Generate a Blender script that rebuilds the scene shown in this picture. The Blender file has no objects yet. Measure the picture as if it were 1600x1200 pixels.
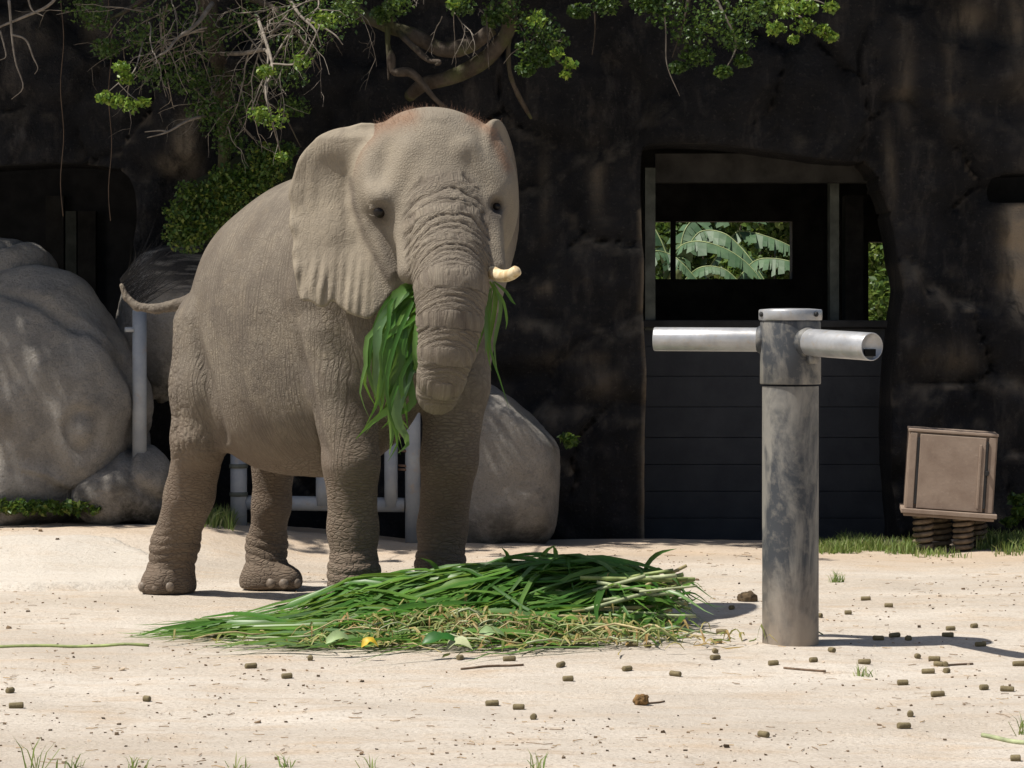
import bpy, math, random
import numpy as np
from mathutils import Vector

# ------------------------------------------------------------------ camera, world, sun, exposure
sc = bpy.context.scene
FPX, HOR, CAMH = 4200.0, 500.0, 1.42          # focal length in photo pixels, horizon row, eye height
cam_d = bpy.data.cameras.new('camera'); cam = bpy.data.objects.new('camera', cam_d)
sc.collection.objects.link(cam); sc.camera = cam
cam.location = (0, 0, CAMH); cam.rotation_euler = (math.radians(90), 0, 0)
cam_d.sensor_width = 36; cam_d.lens = 36 * FPX / 1600; cam_d.shift_y = -100 / 1600
cam_d.clip_start = 0.1; cam_d.clip_end = 3000

SUN_EL, SUN_AZ = math.radians(61), math.radians(254)      # azimuth clockwise from +Y (view direction)
world = bpy.data.worlds.new('World'); sc.world = world; world.use_nodes = True
wn = world.node_tree.nodes; wl = world.node_tree.links
sky = wn.new('ShaderNodeTexSky'); sky.sky_type = 'NISHITA'; sky.sun_disc = False
sky.sun_elevation = SUN_EL; sky.sun_rotation = SUN_AZ
sky.air_density = 1.0; sky.dust_density = 2.0
bg = wn['Background']; bg.inputs['Strength'].default_value = 0.072
wl.new(sky.outputs[0], bg.inputs[0])
sun_d = bpy.data.lights.new('sun', 'SUN'); sun = bpy.data.objects.new('sun', sun_d); sc.collection.objects.link(sun)
sun_d.energy = 5.0; sun_d.angle = math.radians(0.55); sun_d.color = (1.0, 0.95, 0.87)
sdir = Vector((math.sin(SUN_AZ) * math.cos(SUN_EL), math.cos(SUN_AZ) * math.cos(SUN_EL), math.sin(SUN_EL)))
sun.rotation_euler = (-sdir).to_track_quat('-Z', 'Y').to_euler(); sun.location = (-6, 10, 12)
vs = sc.view_settings; vs.view_transform = 'Standard'; vs.look = 'None'; vs.exposure = 0.32; vs.gamma = 1.0
vs.use_curve_mapping = False
sc.cycles.max_bounces = 6; sc.cycles.diffuse_bounces = 3; sc.cycles.transparent_max_bounces = 4
sc.cycles.use_denoising = True

rng = np.random.default_rng(7); random.seed(7)
COL = sc.collection

def P(px, py, d):                               # photo pixel + distance along the view -> world point
    return np.array([(px - 800) / FPX * d, d, CAMH - (py - HOR) / FPX * d])
def G(px, py, z=0.0):                           # photo pixel on the ground
    d = FPX * (CAMH - z) / (py - HOR)
    return np.array([(px - 800) / FPX * d, d, z])

# ------------------------------------------------------------------ numeric helpers
def _h(ix, iy, iz, s):
    n = (ix.astype(np.uint32) * np.uint32(374761393) + iy.astype(np.uint32) * np.uint32(668265263)
         + iz.astype(np.uint32) * np.uint32(2246822519) + np.uint32((s * 3266489917) & 0xffffffff))
    n = (n ^ (n >> np.uint32(13))) * np.uint32(1274126177)
    n = (n ^ (n >> np.uint32(16))) * np.uint32(2654435761)
    return ((n ^ (n >> np.uint32(15))) & np.uint32(0xffffff)).astype(np.float32) / np.float32(0xffffff)
def vnoise(p, s=0):                             # value noise in [-1, 1]
    with np.errstate(over='ignore'):
        i = np.floor(p).astype(np.int64); f = (p - i).astype(np.float32); f = f * f * (3 - 2 * f)
        x, y, z = i[:, 0], i[:, 1], i[:, 2]; r = 0
        for a in (0, 1):
            for b in (0, 1):
                for c in (0, 1):
                    w = (f[:, 0] if a else 1 - f[:, 0]) * (f[:, 1] if b else 1 - f[:, 1]) * (f[:, 2] if c else 1 - f[:, 2])
                    r = r + w * _h(x + a, y + b, z + c, s)
    return r * 2 - 1
def fbm(p, o=4, s=0):
    r = 0; a = 0.5; q = np.asarray(p, dtype=np.float64)
    for k in range(o):
        r = r + a * vnoise(q, s + k); q = q * 2.03 + 17.3; a *= 0.5
    return r
def sstep(a, b, x):
    t = np.clip((x - a) / (b - a), 0, 1); return t * t * (3 - 2 * t)
def smin(a, b, k):
    h = np.clip(0.5 + 0.5 * (b - a) / k, 0, 1); return b + (a - b) * h - k * h * (1 - h)
def smax(a, b, k): return -smin(-a, -b, k)
def cone(p, a, b, ra, rb):
    a = np.asarray(a); ab = np.asarray(b) - a
    t = np.clip(((p - a) @ ab) / (ab @ ab), 0, 1)
    return np.linalg.norm(p - a - t[:, None] * ab, axis=1) - (ra + (rb - ra) * t)
def chain(p, pts, rad, k=0.03):
    d = None
    for i in range(len(pts) - 1):
        e = cone(p, pts[i], pts[i + 1], rad[i], rad[i + 1]); d = e if d is None else smin(d, e, k)
    return d
def ell(p, c, r, R=None):                       # R rows = local axes
    q = p - np.asarray(c)
    if R is not None: q = q @ np.asarray(R).T
    r = np.asarray(r); k0 = np.linalg.norm(q / r, axis=1); k1 = np.linalg.norm(q / r ** 2, axis=1)
    return k0 * (k0 - 1) / np.maximum(k1, 1e-6)
def sdpoly(u, v, poly):                         # signed distance to a 2D polygon, negative inside
    poly = np.asarray(poly, float); d = np.full(u.shape, 1e9); s = np.ones(u.shape)
    for i in range(len(poly)):
        a = poly[i]; b = poly[i - 1]; e = b - a; wx = u - a[0]; wy = v - a[1]
        t = np.clip((wx * e[0] + wy * e[1]) / (e @ e), 0, 1)
        d = np.minimum(d, (wx - e[0] * t) ** 2 + (wy - e[1] * t) ** 2)
        c1 = v >= a[1]; c2 = v < b[1]; c3 = e[0] * wy > e[1] * wx
        s = np.where((c1 & c2 & c3) | (~c1 & ~c2 & ~c3), -s, s)
    return s * np.sqrt(d)
def smooth_poly(poly, n=2):
    p = np.asarray(poly, float)
    for _ in range(n):
        q = np.roll(p, -1, 0); p = np.stack([0.75 * p + 0.25 * q, 0.25 * p + 0.75 * q], 1).reshape(-1, 2)
    return p
def spline(pts, n):                             # Catmull-Rom through pts (K,m) -> n samples
    pts = np.asarray(pts, float); K = len(pts)
    e = np.vstack([2 * pts[0] - pts[1], pts, 2 * pts[-1] - pts[-2]])
    t = np.linspace(0, K - 1 - 1e-9, n); i = t.astype(int); f = (t - i)[:, None]
    a, b, c, d = e[i], e[i + 1], e[i + 2], e[i + 3]
    return 0.5 * (2 * b + (c - a) * f + (2 * a - 5 * b + 4 * c - d) * f ** 2 + (3 * b - a - 3 * c + d) * f ** 3)

def surface_nets(f, lo, hi, h, B=6):            # mesh of the zero level of f (sparse blocks, quads)
    lo = np.asarray(lo, float); n = np.ceil((np.asarray(hi) - lo) / (h * B)).astype(int) + 1
    ci = np.stack(np.meshgrid(*[np.arange(k) for k in n], indexing='ij'), -1).reshape(-1, 3)
    cd = np.concatenate([f(c) for c in np.array_split(lo + (ci + 0.5) * h * B - 0.5 * h, max(1, len(ci) // 60000))])
    near = np.abs(cd) < h * B * 1.6
    D = np.repeat(np.repeat(np.repeat(np.where(cd < 0, -1, 1).astype(np.float32).reshape(n), B, 0), B, 1), B, 2)
    off = np.stack(np.meshgrid(*[np.arange(B)] * 3, indexing='ij'), -1).reshape(-1, 3)
    for blk in np.array_split(ci[near], max(1, near.sum() // 600)):
        idx = (blk[:, None, :] * B + off).reshape(-1, 3)
        D[idx[:, 0], idx[:, 1], idx[:, 2]] = f(lo + idx * h)
    S = D < 0; c = np.zeros(tuple(np.array(S.shape) - 1), np.uint8)
    for a in (0, 1):
        for b in (0, 1):
            for e in (0, 1):
                c += S[a:S.shape[0] - 1 + a, b:S.shape[1] - 1 + b, e:S.shape[2] - 1 + e]
    A = np.argwhere((c > 0) & (c < 8)); del c
    cor = np.array([(a, b, e) for a in (0, 1) for b in (0, 1) for e in (0, 1)])
    val = np.stack([D[A[:, 0] + o[0], A[:, 1] + o[1], A[:, 2] + o[2]] for o in cor], 1)
    acc = np.zeros((len(A), 3)); cnt = np.zeros(len(A))
    for i in range(8):
        for j in range(i + 1, 8):
            if np.abs(cor[i] - cor[j]).sum() != 1: continue
            m = (val[:, i] < 0) != (val[:, j] < 0)
            t = np.where(m, val[:, i] / np.where(m, val[:, i] - val[:, j], 1), 0)[:, None]
            acc += np.where(m[:, None], cor[i] + t * (cor[j] - cor[i]), 0); cnt += m
    V = lo + (A + acc / cnt[:, None]) * h
    sh = np.array(S.shape); key = (A[:, 0] * sh[1] + A[:, 1]) * sh[2] + A[:, 2]
    F = []
    for ax in range(3):
        sl0 = [slice(None)] * 3; sl1 = [slice(None)] * 3; sl0[ax] = slice(0, -1); sl1[ax] = slice(1, None)
        E = np.argwhere(S[tuple(sl0)] != S[tuple(sl1)])
        u, v = (ax + 1) % 3, (ax + 2) % 3
        E = E[(E[:, u] > 0) & (E[:, v] > 0)]
        flip = S[E[:, 0], E[:, 1], E[:, 2]]
        q = []
        for du, dv in ((0, 0), (1, 0), (1, 1), (0, 1)):
            e = E.copy(); e[:, u] -= du; e[:, v] -= dv
            q.append(np.searchsorted(key, (e[:, 0] * sh[1] + e[:, 1]) * sh[2] + e[:, 2]))
        q = np.stack(q, 1); q[~flip] = q[~flip][:, ::-1]; F.append(q)
    return V, np.concatenate(F)

# ------------------------------------------------------------------ object helpers
def mesh_data(name, V, F, m=None, smooth=True, attrs=None):
    V = np.asarray(V, np.float32); me = bpy.data.meshes.new(name)
    if isinstance(F, np.ndarray):
        k = F.shape[1]; me.vertices.add(len(V)); me.vertices.foreach_set('co', V.ravel())
        me.loops.add(F.size); me.loops.foreach_set('vertex_index', F.astype(np.int32).ravel())
        me.polygons.add(len(F)); me.polygons.foreach_set('loop_start', np.arange(0, F.size, k, dtype=np.int32))
        me.update(calc_edges=True); me.validate()
    else:
        me.from_pydata(V.tolist(), [], F); me.update()
    if smooth: me.polygons.foreach_set('use_smooth', np.ones(len(me.polygons), bool))
    for k_, v_ in (attrs or {}).items():
        a = me.attributes.new(k_, 'FLOAT', 'POINT'); a.data.foreach_set('value', np.asarray(v_, np.float32))
    if m: me.materials.append(m)
    return me
def tag(o, label=None, cat=None, group=None, kind=None):
    for k, v in (('label', label), ('category', cat), ('group', group), ('kind', kind)):
        if v: o[k] = v
    return o
def mk(name, V, F, m, origin=None, smooth=True, attrs=None):       # a top-level mesh, V in world coordinates
    V = np.asarray(V, float)
    if origin is not None: o0 = np.asarray(origin, float)
    else: o0 = np.array([(V[:, 0].min() + V[:, 0].max()) / 2, (V[:, 1].min() + V[:, 1].max()) / 2, V[:, 2].min()])
    o = bpy.data.objects.new(name, mesh_data(name, V - o0, F, m, smooth, attrs)); COL.objects.link(o)
    o.location = o0
    return o
def part(name, V, F, m, parent, smooth=True, attrs=None):      # V in world coordinates
    top = parent
    while top.parent: top = top.parent
    V = np.asarray(V, float) - np.array(top.location)
    o = bpy.data.objects.new(name, mesh_data(name, V, F, m, smooth, attrs)); COL.objects.link(o); o.parent = parent
    return o
def empty(name, loc, label, cat, group=None):
    o = bpy.data.objects.new(name, None); COL.objects.link(o); o.location = Vector([float(v) for v in loc]); o.empty_display_size = 0.1
    return tag(o, label, cat, group)
def box(c, s, R=None):
    c = np.asarray(c, float); s = np.asarray(s, float) / 2
    V = np.array([[x, y, z] for x in (-1, 1) for y in (-1, 1) for z in (-1, 1)]) * s
    if R is not None: V = V @ np.asarray(R).T
    return V + c, [(0, 1, 3, 2), (4, 6, 7, 5), (0, 4, 5, 1), (2, 3, 7, 6), (0, 2, 6, 4), (1, 5, 7, 3)]
def bbox_(x0, x1, y0, y1, z0, z1): return box(((x0 + x1) / 2, (y0 + y1) / 2, (z0 + z1) / 2), (x1 - x0, y1 - y0, z1 - z0))
def join(lst):
    V = []; F = []; n = 0
    for v, f in lst:
        V.append(np.asarray(v)); F += [tuple(int(i) + n for i in q) for q in f]; n += len(v)
    return np.concatenate(V), F
def bevel_box(c, s, b, R=None):                 # box with chamfered edges
    s = np.asarray(s, float) / 2; V = []; F = []
    bm = __import__('bmesh').new(); import bmesh
    bmesh.ops.create_cube(bm, size=1)
    for v in bm.verts: v.co = Vector((v.co.x * 2 * s[0], v.co.y * 2 * s[1], v.co.z * 2 * s[2]))
    bmesh.ops.bevel(bm, geom=bm.edges[:], offset=b, segments=2, affect='EDGES', profile=0.6)
    bm.verts.index_update(); V = np.array([v.co for v in bm.verts]); F = [tuple(v.index for v in f.verts) for f in bm.faces]; bm.free()
    if R is not None: V = V @ np.asarray(R).T
    return V + np.asarray(c, float), F
def frames(pts):
    pts = np.asarray(pts, float); t = np.gradient(pts, axis=0); t /= np.linalg.norm(t, axis=1)[:, None] + 1e-9
    u = np.cross(t[0], (0, 0, 1.0) if abs(t[0][2]) < 0.9 else (1.0, 0, 0)); u /= np.linalg.norm(u); U = []
    for k in t:
        u = u - k * (u @ k); u /= np.linalg.norm(u) + 1e-9; U.append(u)
    U = np.array(U); return t, U, np.cross(t, U)
def tube(pts, rad, n=8, caps=True, rough=0, seed=0):
    pts = np.asarray(pts, float); K = len(pts); rad = np.broadcast_to(rad, (K,)); t, U, W = frames(pts)
    a = np.linspace(0, 2 * np.pi, n, endpoint=False)
    ring = U[:, None] * np.cos(a)[None, :, None] + W[:, None] * np.sin(a)[None, :, None]
    rr = rad[:, None, None] * np.ones((K, n, 1))
    if rough: rr = rr * (1 + rough * vnoise((pts[:, None] + ring * rad[:, None, None]).reshape(-1, 3) / (2.2 * rad.max()), seed).reshape(K, n, 1))
    V = (pts[:, None] + ring * rr).reshape(-1, 3)
    F = [(i * n + j, i * n + (j + 1) % n, (i + 1) * n + (j + 1) % n, (i + 1) * n + j) for i in range(K - 1) for j in range(n)]
    if caps: F += [tuple(range(n))[::-1], tuple((K - 1) * n + j for j in range(n))]
    return V, F
def lathe(c, prof, n=40, axis=None):            # prof = [(r, h), ...] around an axis from c
    c = np.asarray(c, float); ax = np.array(axis if axis is not None else (0, 0, 1), float); ax /= np.linalg.norm(ax)
    u = np.cross(ax, (0, 1, 0) if abs(ax[1]) < 0.9 else (1, 0, 0)); u /= np.linalg.norm(u); w = np.cross(ax, u)
    a = np.linspace(0, 2 * np.pi, n, endpoint=False)
    V = np.concatenate([c + ax * h + r * (u * np.cos(a)[:, None] + w * np.sin(a)[:, None]) for r, h in prof])
    F = [(i * n + j, i * n + (j + 1) % n, (i + 1) * n + (j + 1) % n, (i + 1) * n + j) for i in range(len(prof) - 1) for j in range(n)]
    return V, F
def ribbon(path, width, nrm, fold=0.25):        # leaf blade: three vertices across, V-folded along the midrib
    path = np.asarray(path, float); K = len(path); t = np.gradient(path, axis=0); t /= np.linalg.norm(t, axis=1)[:, None] + 1e-9
    nrm = np.broadcast_to(np.asarray(nrm, float), (K, 3)); s = np.cross(t, nrm); s /= np.linalg.norm(s, axis=1)[:, None] + 1e-9
    nn = np.cross(s, t); w = np.asarray(width)[:, None] / 2
    V = np.stack([path - s * w + nn * w * fold, path, path + s * w + nn * w * fold], 1).reshape(-1, 3)
    F = [q for i in range(K - 1) for q in ((3 * i, 3 * i + 1, 3 * i + 4, 3 * i + 3), (3 * i + 1, 3 * i + 2, 3 * i + 5, 3 * i + 4))]
    return V, F
def leaf_cloud(cen, spread, n, size, seed, up=0.5):   # n small folded leaves scattered round the given centres
    r = np.random.default_rng(seed); cen = np.asarray(cen, float); i = r.integers(0, len(cen), n)
    spread = np.broadcast_to(np.asarray(spread, float), (len(cen),))[i]
    o = r.normal(size=(n, 3)); o *= (spread * r.random(n) ** 0.5 / (np.linalg.norm(o, axis=1)))[:, None]; o[:, 2] *= 0.7
    c = cen[i] + o
    d = r.normal(size=(n, 3)); d[:, 2] -= 0.3; d /= np.linalg.norm(d, axis=1)[:, None]
    nr = r.normal(size=(n, 3)) + np.array([0, 0, up * 2]); s = np.cross(d, nr); s /= np.linalg.norm(s, axis=1)[:, None] + 1e-9
    nn = np.cross(s, d); L = (size * (0.6 + 0.8 * r.random(n)))[:, None]; w = L * 0.33
    V = np.stack([c - d * L / 2, c + s * w + nn * w * 0.4, c + d * L / 2, c - s * w + nn * w * 0.4], 1).reshape(-1, 3)
    b = np.arange(n) * 4; F = np.concatenate([np.stack([b, b + 1, b + 2], 1), np.stack([b, b + 2, b + 3], 1)])
    return V, F, np.repeat(r.random(n), 4)

# ------------------------------------------------------------------ material helpers
class NT:
    def __init__(s, name):
        s.m = bpy.data.materials.new(name); s.m.use_nodes = True; s.t = s.m.node_tree; s.b = s.t.nodes['Principled BSDF']
        s.b.inputs['Specular IOR Level'].default_value = 0.25
    def n(s, typ, ins=None, out=0, **kw):
        x = s.t.nodes.new('ShaderNode' + typ)
        for k, v in kw.items(): setattr(x, k, v)
        for k, v in (ins or {}).items(): s.put(x.inputs[k], v)
        return x.outputs[out]
    def put(s, i, v):
        if isinstance(v, bpy.types.NodeSocket): s.t.links.new(v, i)
        elif isinstance(v, (tuple, list)) and len(v) == 3 and i.type == 'RGBA': i.default_value = (*v, 1)
        else: i.default_value = v
    def set(s, **kw):
        for k, v in kw.items(): s.put(s.b.inputs[k.replace('_', ' ')], v)
        return s
    def pos(s, sc=(1, 1, 1), rot=(0, 0, 0), attr='Object'):
        c = s.n('TexCoord', out={'Generated': 0, 'Object': 3}[attr])
        return s.n('Mapping', {'Vector': c, 'Scale': sc, 'Rotation': rot})
    def noise(s, vec, scale, detail=4, rough=0.55, dist=0.0):
        return s.n('TexNoise', {'Vector': vec, 'Scale': scale, 'Detail': detail, 'Roughness': rough, 'Distortion': dist})
    def vor(s, vec, scale, feature='DISTANCE_TO_EDGE', rnd=1.0):
        return s.n('TexVoronoi', {'Vector': vec, 'Scale': scale, 'Randomness': rnd}, feature=feature)
    def rng(s, v, a, b, c=0.0, d=1.0): return s.n('MapRange', {0: v, 1: a, 2: b, 3: c, 4: d})
    def mix(s, f, a, b, mode='MIX'):
        x = s.t.nodes.new('ShaderNodeMix'); x.data_type = 'RGBA'; x.blend_type = mode
        s.put(x.inputs[0], f); s.put(x.inputs[6], a); s.put(x.inputs[7], b); return x.outputs[2]
    def op(s, o, a, b=0.0): return s.n('Math', {0: a, 1: b}, operation=o)
    def attr(s, name): return s.n('Attribute', out=2, attribute_name=name)
    def bump(s, h, strength=0.5, dist=0.01):
        s.put(s.b.inputs['Normal'], s.n('Bump', {'Strength': strength, 'Distance': dist, 'Height': h})); return s

def simple(name, c, rough=0.7, var=0.25, scale=12, bump=0.0, c2=None, metal=0.0, bscale=None):
    t = NT(name); p = t.pos(); n = t.noise(p, scale, 5)
    c2 = c2 or tuple(v * (1 - var * 1.6) for v in c)
    t.set(Base_Color=t.mix(t.rng(n, 0.35, 0.65), c2, c), Roughness=rough, Metallic=metal)
    if bump: t.bump(t.noise(p, bscale or scale * 4, 5), bump, 0.01)
    return t.m
def leaf_mat(name, cols, trans=0.25, rough=0.45, by='rnd'):
    t = NT(name)
    f = t.attr('rnd') if by == 'rnd' else t.n('ObjectInfo', out=5)
    r = t.t.nodes.new('ShaderNodeValToRGB'); t.put(r.inputs[0], f); e = r.color_ramp.elements
    for i, c in enumerate(cols):
        if i > 1: e.new(0.5)
    for i, c in enumerate(cols): e[i].position = i / (len(cols) - 1); e[i].color = (*c, 1)
    col = r.outputs[0]; p = t.pos(); col = t.mix(t.rng(t.noise(p, 9, 3), 0.3, 0.7, 0, 0.35), col, (0.03, 0.05, 0.015))
    t.set(Base_Color=col, Roughness=rough); t.b.inputs['Specular IOR Level'].default_value = 0.4
    tr = t.n('BsdfTranslucent', {'Color': t.mix(0.5, col, (0.25, 0.35, 0.05))})
    mx = t.n('MixShader', {0: trans, 1: t.b.outputs[0], 2: tr})
    t.t.links.new(mx, t.t.nodes['Material Output'].inputs[0]); return t.m

# ------------------------------------------------------------------ ground
def edge_y(x): return 17.45 - 0.45 * sstep(-1.1, -1.75, x) + 0.05 * np.sin(2.3 * x)
def slab(x, y):                                 # flat pale slab at the left
    return sstep(0.03, 0.0, sdpoly(x, y, [(-4.2, 13.9), (-2.5, 14.0), (-1.95, 14.25), (-1.80, 14.8), (-2.3, 15.5), (-4.2, 15.3)]))
def ground_z(x, y):
    ey = edge_y(x); bank = sstep(-1.0, -2.0, x)
    z = 0.17 * bank * sstep(14.6, 16.3, y + 0.25 * np.sin(1.7 * x))
    z = z + 0.05 * np.exp(-((x + 1.15) / 0.35) ** 2) * sstep(16.0, 16.8, y)
    z = z - sstep(ey - 0.06, ey + 0.3, y) * (0.3 + z)
    q = np.stack([x, y, 0 * x], 1)
    z = z + (0.018 * vnoise(q * 0.9, 3) + 0.010 * vnoise(q * 3.1, 4) + 0.004 * vnoise(q * 9.0, 5)) * sstep(17.6, 17.0, y) * sstep(3.0, 6.0, y)
    return z + 0.045 * slab(x, y)
xs = np.concatenate([[-300, -120, -50, -20, -10, -6], np.arange(-4.0, 4.001, 0.035), [6, 10, 20, 50, 120, 300]])
ys = np.concatenate([[-200, -50, -10, 0, 4, 6], np.arange(7.6, 18.6, 0.04), [19.5, 21, 24, 30, 45, 80, 200, 700]])
gx, gy = np.meshgrid(xs, ys, indexing='ij'); nx, ny = gx.shape
GV = np.stack([gx.ravel(), gy.ravel(), ground_z(gx.ravel(), gy.ravel())], 1)
ii = (np.arange(nx - 1)[:, None] * ny + np.arange(ny - 1)[None]).ravel()
GF = np.stack([ii, ii + ny, ii + ny + 1, ii + 1], 1)
t = NT('sand_ground'); p = t.pos()
pst = t.pos(sc=(0.35, 1.0, 1.0))
n1 = t.noise(pst, 1.3, 5, 0.6); n2 = t.noise(p, 40, 6, 0.7); n3 = t.noise(pst, 7, 5, 0.6); n4 = t.noise(t.pos(sc=(0.2, 1, 1)), 16, 4, 0.65)
c = t.mix(t.rng(n1, 0.35, 0.65), (0.455, 0.395, 0.325), (0.575, 0.520, 0.450))
c = t.mix(t.rng(n3, 0.50, 0.75, 0, 0.6), c, (0.46, 0.325, 0.20))
n5 = t.noise(t.pos(sc=(0.55, 1, 1)), 120, 4, 0.75)
c = t.mix(t.rng(n2, 0.52, 0.70, 0, 0.6), c, (0.31, 0.25, 0.19)); c = t.mix(t.rng(n5, 0.50, 0.68, 0, 0.6), c, (0.26, 0.215, 0.165)); c = t.mix(t.rng(n5, 0.46, 0.30, 0, 0.5), c, (0.68, 0.63, 0.56))
c = t.mix(t.rng(n4, 0.60, 0.72, 0, 0.45), c, (0.28, 0.20, 0.13))
# gritty little stones: random cells coloured dark or pale
vd = t.vor(p, 55, 'F1'); vc = t.n('TexVoronoi', {'Vector': p, 'Scale': 55.0}, out=1)
sp = t.op('MULTIPLY', t.rng(vd, 0.22, 0.14), t.rng(t.n('SeparateColor', {0: vc}), 0.86, 0.9))
c = t.mix(t.op('MULTIPLY', sp, 0.7), c, (0.16, 0.13, 0.10))
gpos = t.n('SeparateXYZ', {0: t.n('TexCoord', out=3)}, out=1)
far = t.rng(gpos, 15.2, 16.2); c = t.mix(t.op('MULTIPLY', far, 0.55), c, (0.47, 0.345, 0.23))
c = t.mix(t.rng(t.noise(t.pos(sc=(0.45, 1, 1)), 0.8, 4, 0.55), 0.48, 0.66, 0, 0.42), c, (0.36, 0.31, 0.255))
c = t.mix(t.op('MULTIPLY', t.attr('slab'), t.rng(n2, 0.35, 0.6, 0.75, 0.35)), c, (0.56, 0.52, 0.46))
t.set(Base_Color=c, Roughness=0.95)
t.bump(t.op('ADD', t.op('ADD', t.op('MULTIPLY', n2, 0.6), t.op('MULTIPLY', n5, 0.35)), t.op('ADD', t.op('MULTIPLY', n4, 0.7), sp)), 0.95, 0.014)
g = mk('ground', GV, GF, t.m, origin=(0, 0, 0), attrs=dict(slab=slab(GV[:, 0], GV[:, 1]))); tag(g, 'pale sandy soil floor of the elephant yard', 'ground', kind='structure')

# ------------------------------------------------------------------ elephant
OE = np.array([-1.045, 13.545, 0.0]); AX = np.array([0.652, -0.758, 0.0]); RT = np.array([-0.758, -0.652, 0.0]); UPV = np.array([0, 0, 1.0])
def B(f, l, z): return OE + f * AX + l * RT + z * UPV
RB = np.stack([AX, RT, UPV])
HY = np.array([0.16, -0.987, 0.0]); HR = np.array([-0.987, -0.16, 0.0]); RH = np.stack([HR, HY, UPV])      # head facing, head right
def gp(px, d, z): return np.array([(px - 800) / FPX * d, d, z])
LEGS = [
    ([gp(349, 13.72, 1.36), gp(330, 13.66, 1.08), gp(312, 13.64, 0.82), gp(296, 13.80, 0.52), gp(274, 13.95, 0.26), gp(263, 13.98, 0.06)], [0.255, 0.205, 0.140, 0.122, 0.118, 0.134]),
    ([B(-0.38, -0.24, 1.2), gp(428, 14.08, 0.80), gp(424, 14.15, 0.45), gp(416, 14.24, 0.22), gp(416, 14.2, 0.06)], [0.24, 0.13, 0.094, 0.102, 0.130]),
    ([gp(525, 12.98, 1.52), gp(537, 12.90, 1.12), gp(549, 12.80, 0.74), gp(552, 12.84, 0.42), gp(553, 12.82, 0.2), gp(553, 12.80, 0.05)], [0.25, 0.168, 0.128, 0.114, 0.118, 0.142]),
    ([gp(705, 13.25, 1.5), gp(712, 13.12, 1.10), gp(702, 13.08, 0.74), gp(692, 13.18, 0.40), gp(688, 13.17, 0.2), gp(688, 13.14, 0.05)], [0.24, 0.160, 0.132, 0.116, 0.116, 0.138]),
]
TOES = [gp(246, 13.87, 0.05), gp(448, 14.14, 0.05), gp(552, 12.72, 0.05), gp(694, 13.05, 0.05)]
TR = np.array([P(690, 285, 12.55), P(693, 325, 12.44), P(697, 362, 12.35), P(702, 405, 12.25), P(705, 450, 12.15), P(703, 500, 12.11), P(698, 548, 12.10), P(690, 590, 12.13), P(684, 614, 12.20), P(683, 612, 12.34), P(686, 570, 12.42), P(688, 520, 12.46)])
TRR = np.array([0.13, 0.182, 0.188, 0.174, 0.166, 0.148, 0.127, 0.108, 0.093, 0.085, 0.085, 0.08])
EAR1 = smooth_poly([(600, 192), (570, 186), (540, 196), (515, 199), (495, 207), (476, 226), (463, 248), (454, 275), (446, 300), (452, 320), (448, 345), (456, 372), (453, 402), (460, 430), (463, 458), (470, 472), (486, 472), (498, 482), (511, 481), (520, 470), (530, 480), (545, 492), (562, 497), (580, 500), (596, 486), (618, 455), (650, 420), (660, 300), (640, 205)], 1)
EAR1 = np.stack([(EAR1[:, 0] - 800) * 12.5 / FPX, CAMH - (EAR1[:, 1] - HOR) * 12.5 / FPX], 1)
EAR2 = smooth_poly([(12.42, 2.1), (12.5, 2.3), (12.62, 2.37), (12.80, 2.375), (12.93, 2.30), (13.02, 2.18), (13.07, 1.97), (13.03, 1.78), (12.88, 1.62), (12.80, 1.52), (12.72, 1.43), (12.62, 1.50), (12.48, 1.62), (12.4, 1.8)], 2)
def ear_sdf(u, v, poly, w, th):
    d2 = sdpoly(u, v, poly) + th; dw = np.abs(w) - th * 0.25
    return np.minimum(np.maximum(d2, dw), 0) + np.sqrt(np.maximum(d2, 0) ** 2 + np.maximum(dw, 0) ** 2) - th * 0.75
def ear1_y(x, z):
    px = 800 + x * FPX / 12.5; py = HOR - (z - CAMH) * FPX / 12.5
    y = 12.56 + 0.05 * np.clip((575 - px) / 120, 0, 1.4) - 0.13 * sstep(300, 480, py)
    y = y - 0.032 * np.exp(-((px - 520) / 40) ** 2 - ((py - 345) / 60) ** 2)          # forward bulge
    y = y + 0.015 * np.exp(-((px - 541 - 0.15 * (py - 290)) / 17) ** 2 - ((py - 285) / 42) ** 2)   # hollow behind the head
    y = y - 0.022 * np.exp(-((px - 515) / 45) ** 2 - ((py - 232) / 28) ** 2) + 0.04 * sstep(216, 194, py)
    fl = sstep(370, 450, py) * sstep(600, 545, px)
    y = y + fl * (0.0042 * np.sin((px + 7 * np.sin(py / 29 + px / 31)) / 3.9 + 0.03 * py) * sstep(440, 470, px) * sstep(560, 500, px) + 0.006 * np.sin(px / 9.7 + 1 + py / 50) + 0.004 * np.sin(px / 2.3 + py / 25))
    y = y + 0.008 * np.sin(py / 8.0 + 2 * np.sin(py / 31)) * sstep(475, 450, px) * sstep(280, 330, py)
    return y
def trunk_par(p):
    best = np.full(len(p), 1e9); s = np.zeros(len(p)); u = np.zeros(len(p)); acc = 0
    for i in range(len(TR) - 1):
        ab = TR[i + 1] - TR[i]; L = np.linalg.norm(ab); t_ = np.clip(((p - TR[i]) @ ab) / L ** 2, 0, 1)
        c_ = TR[i] + t_[:, None] * ab; r_ = TRR[i] + (TRR[i + 1] - TRR[i]) * t_; d = np.linalg.norm(p - c_, axis=1) - r_
        m = d < best; best = np.where(m, d, best); s = np.where(m, acc + t_ * L, s); u = np.where(m, ((p - c_) @ HR) / r_, u); acc += L
    return best, s, u
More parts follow.
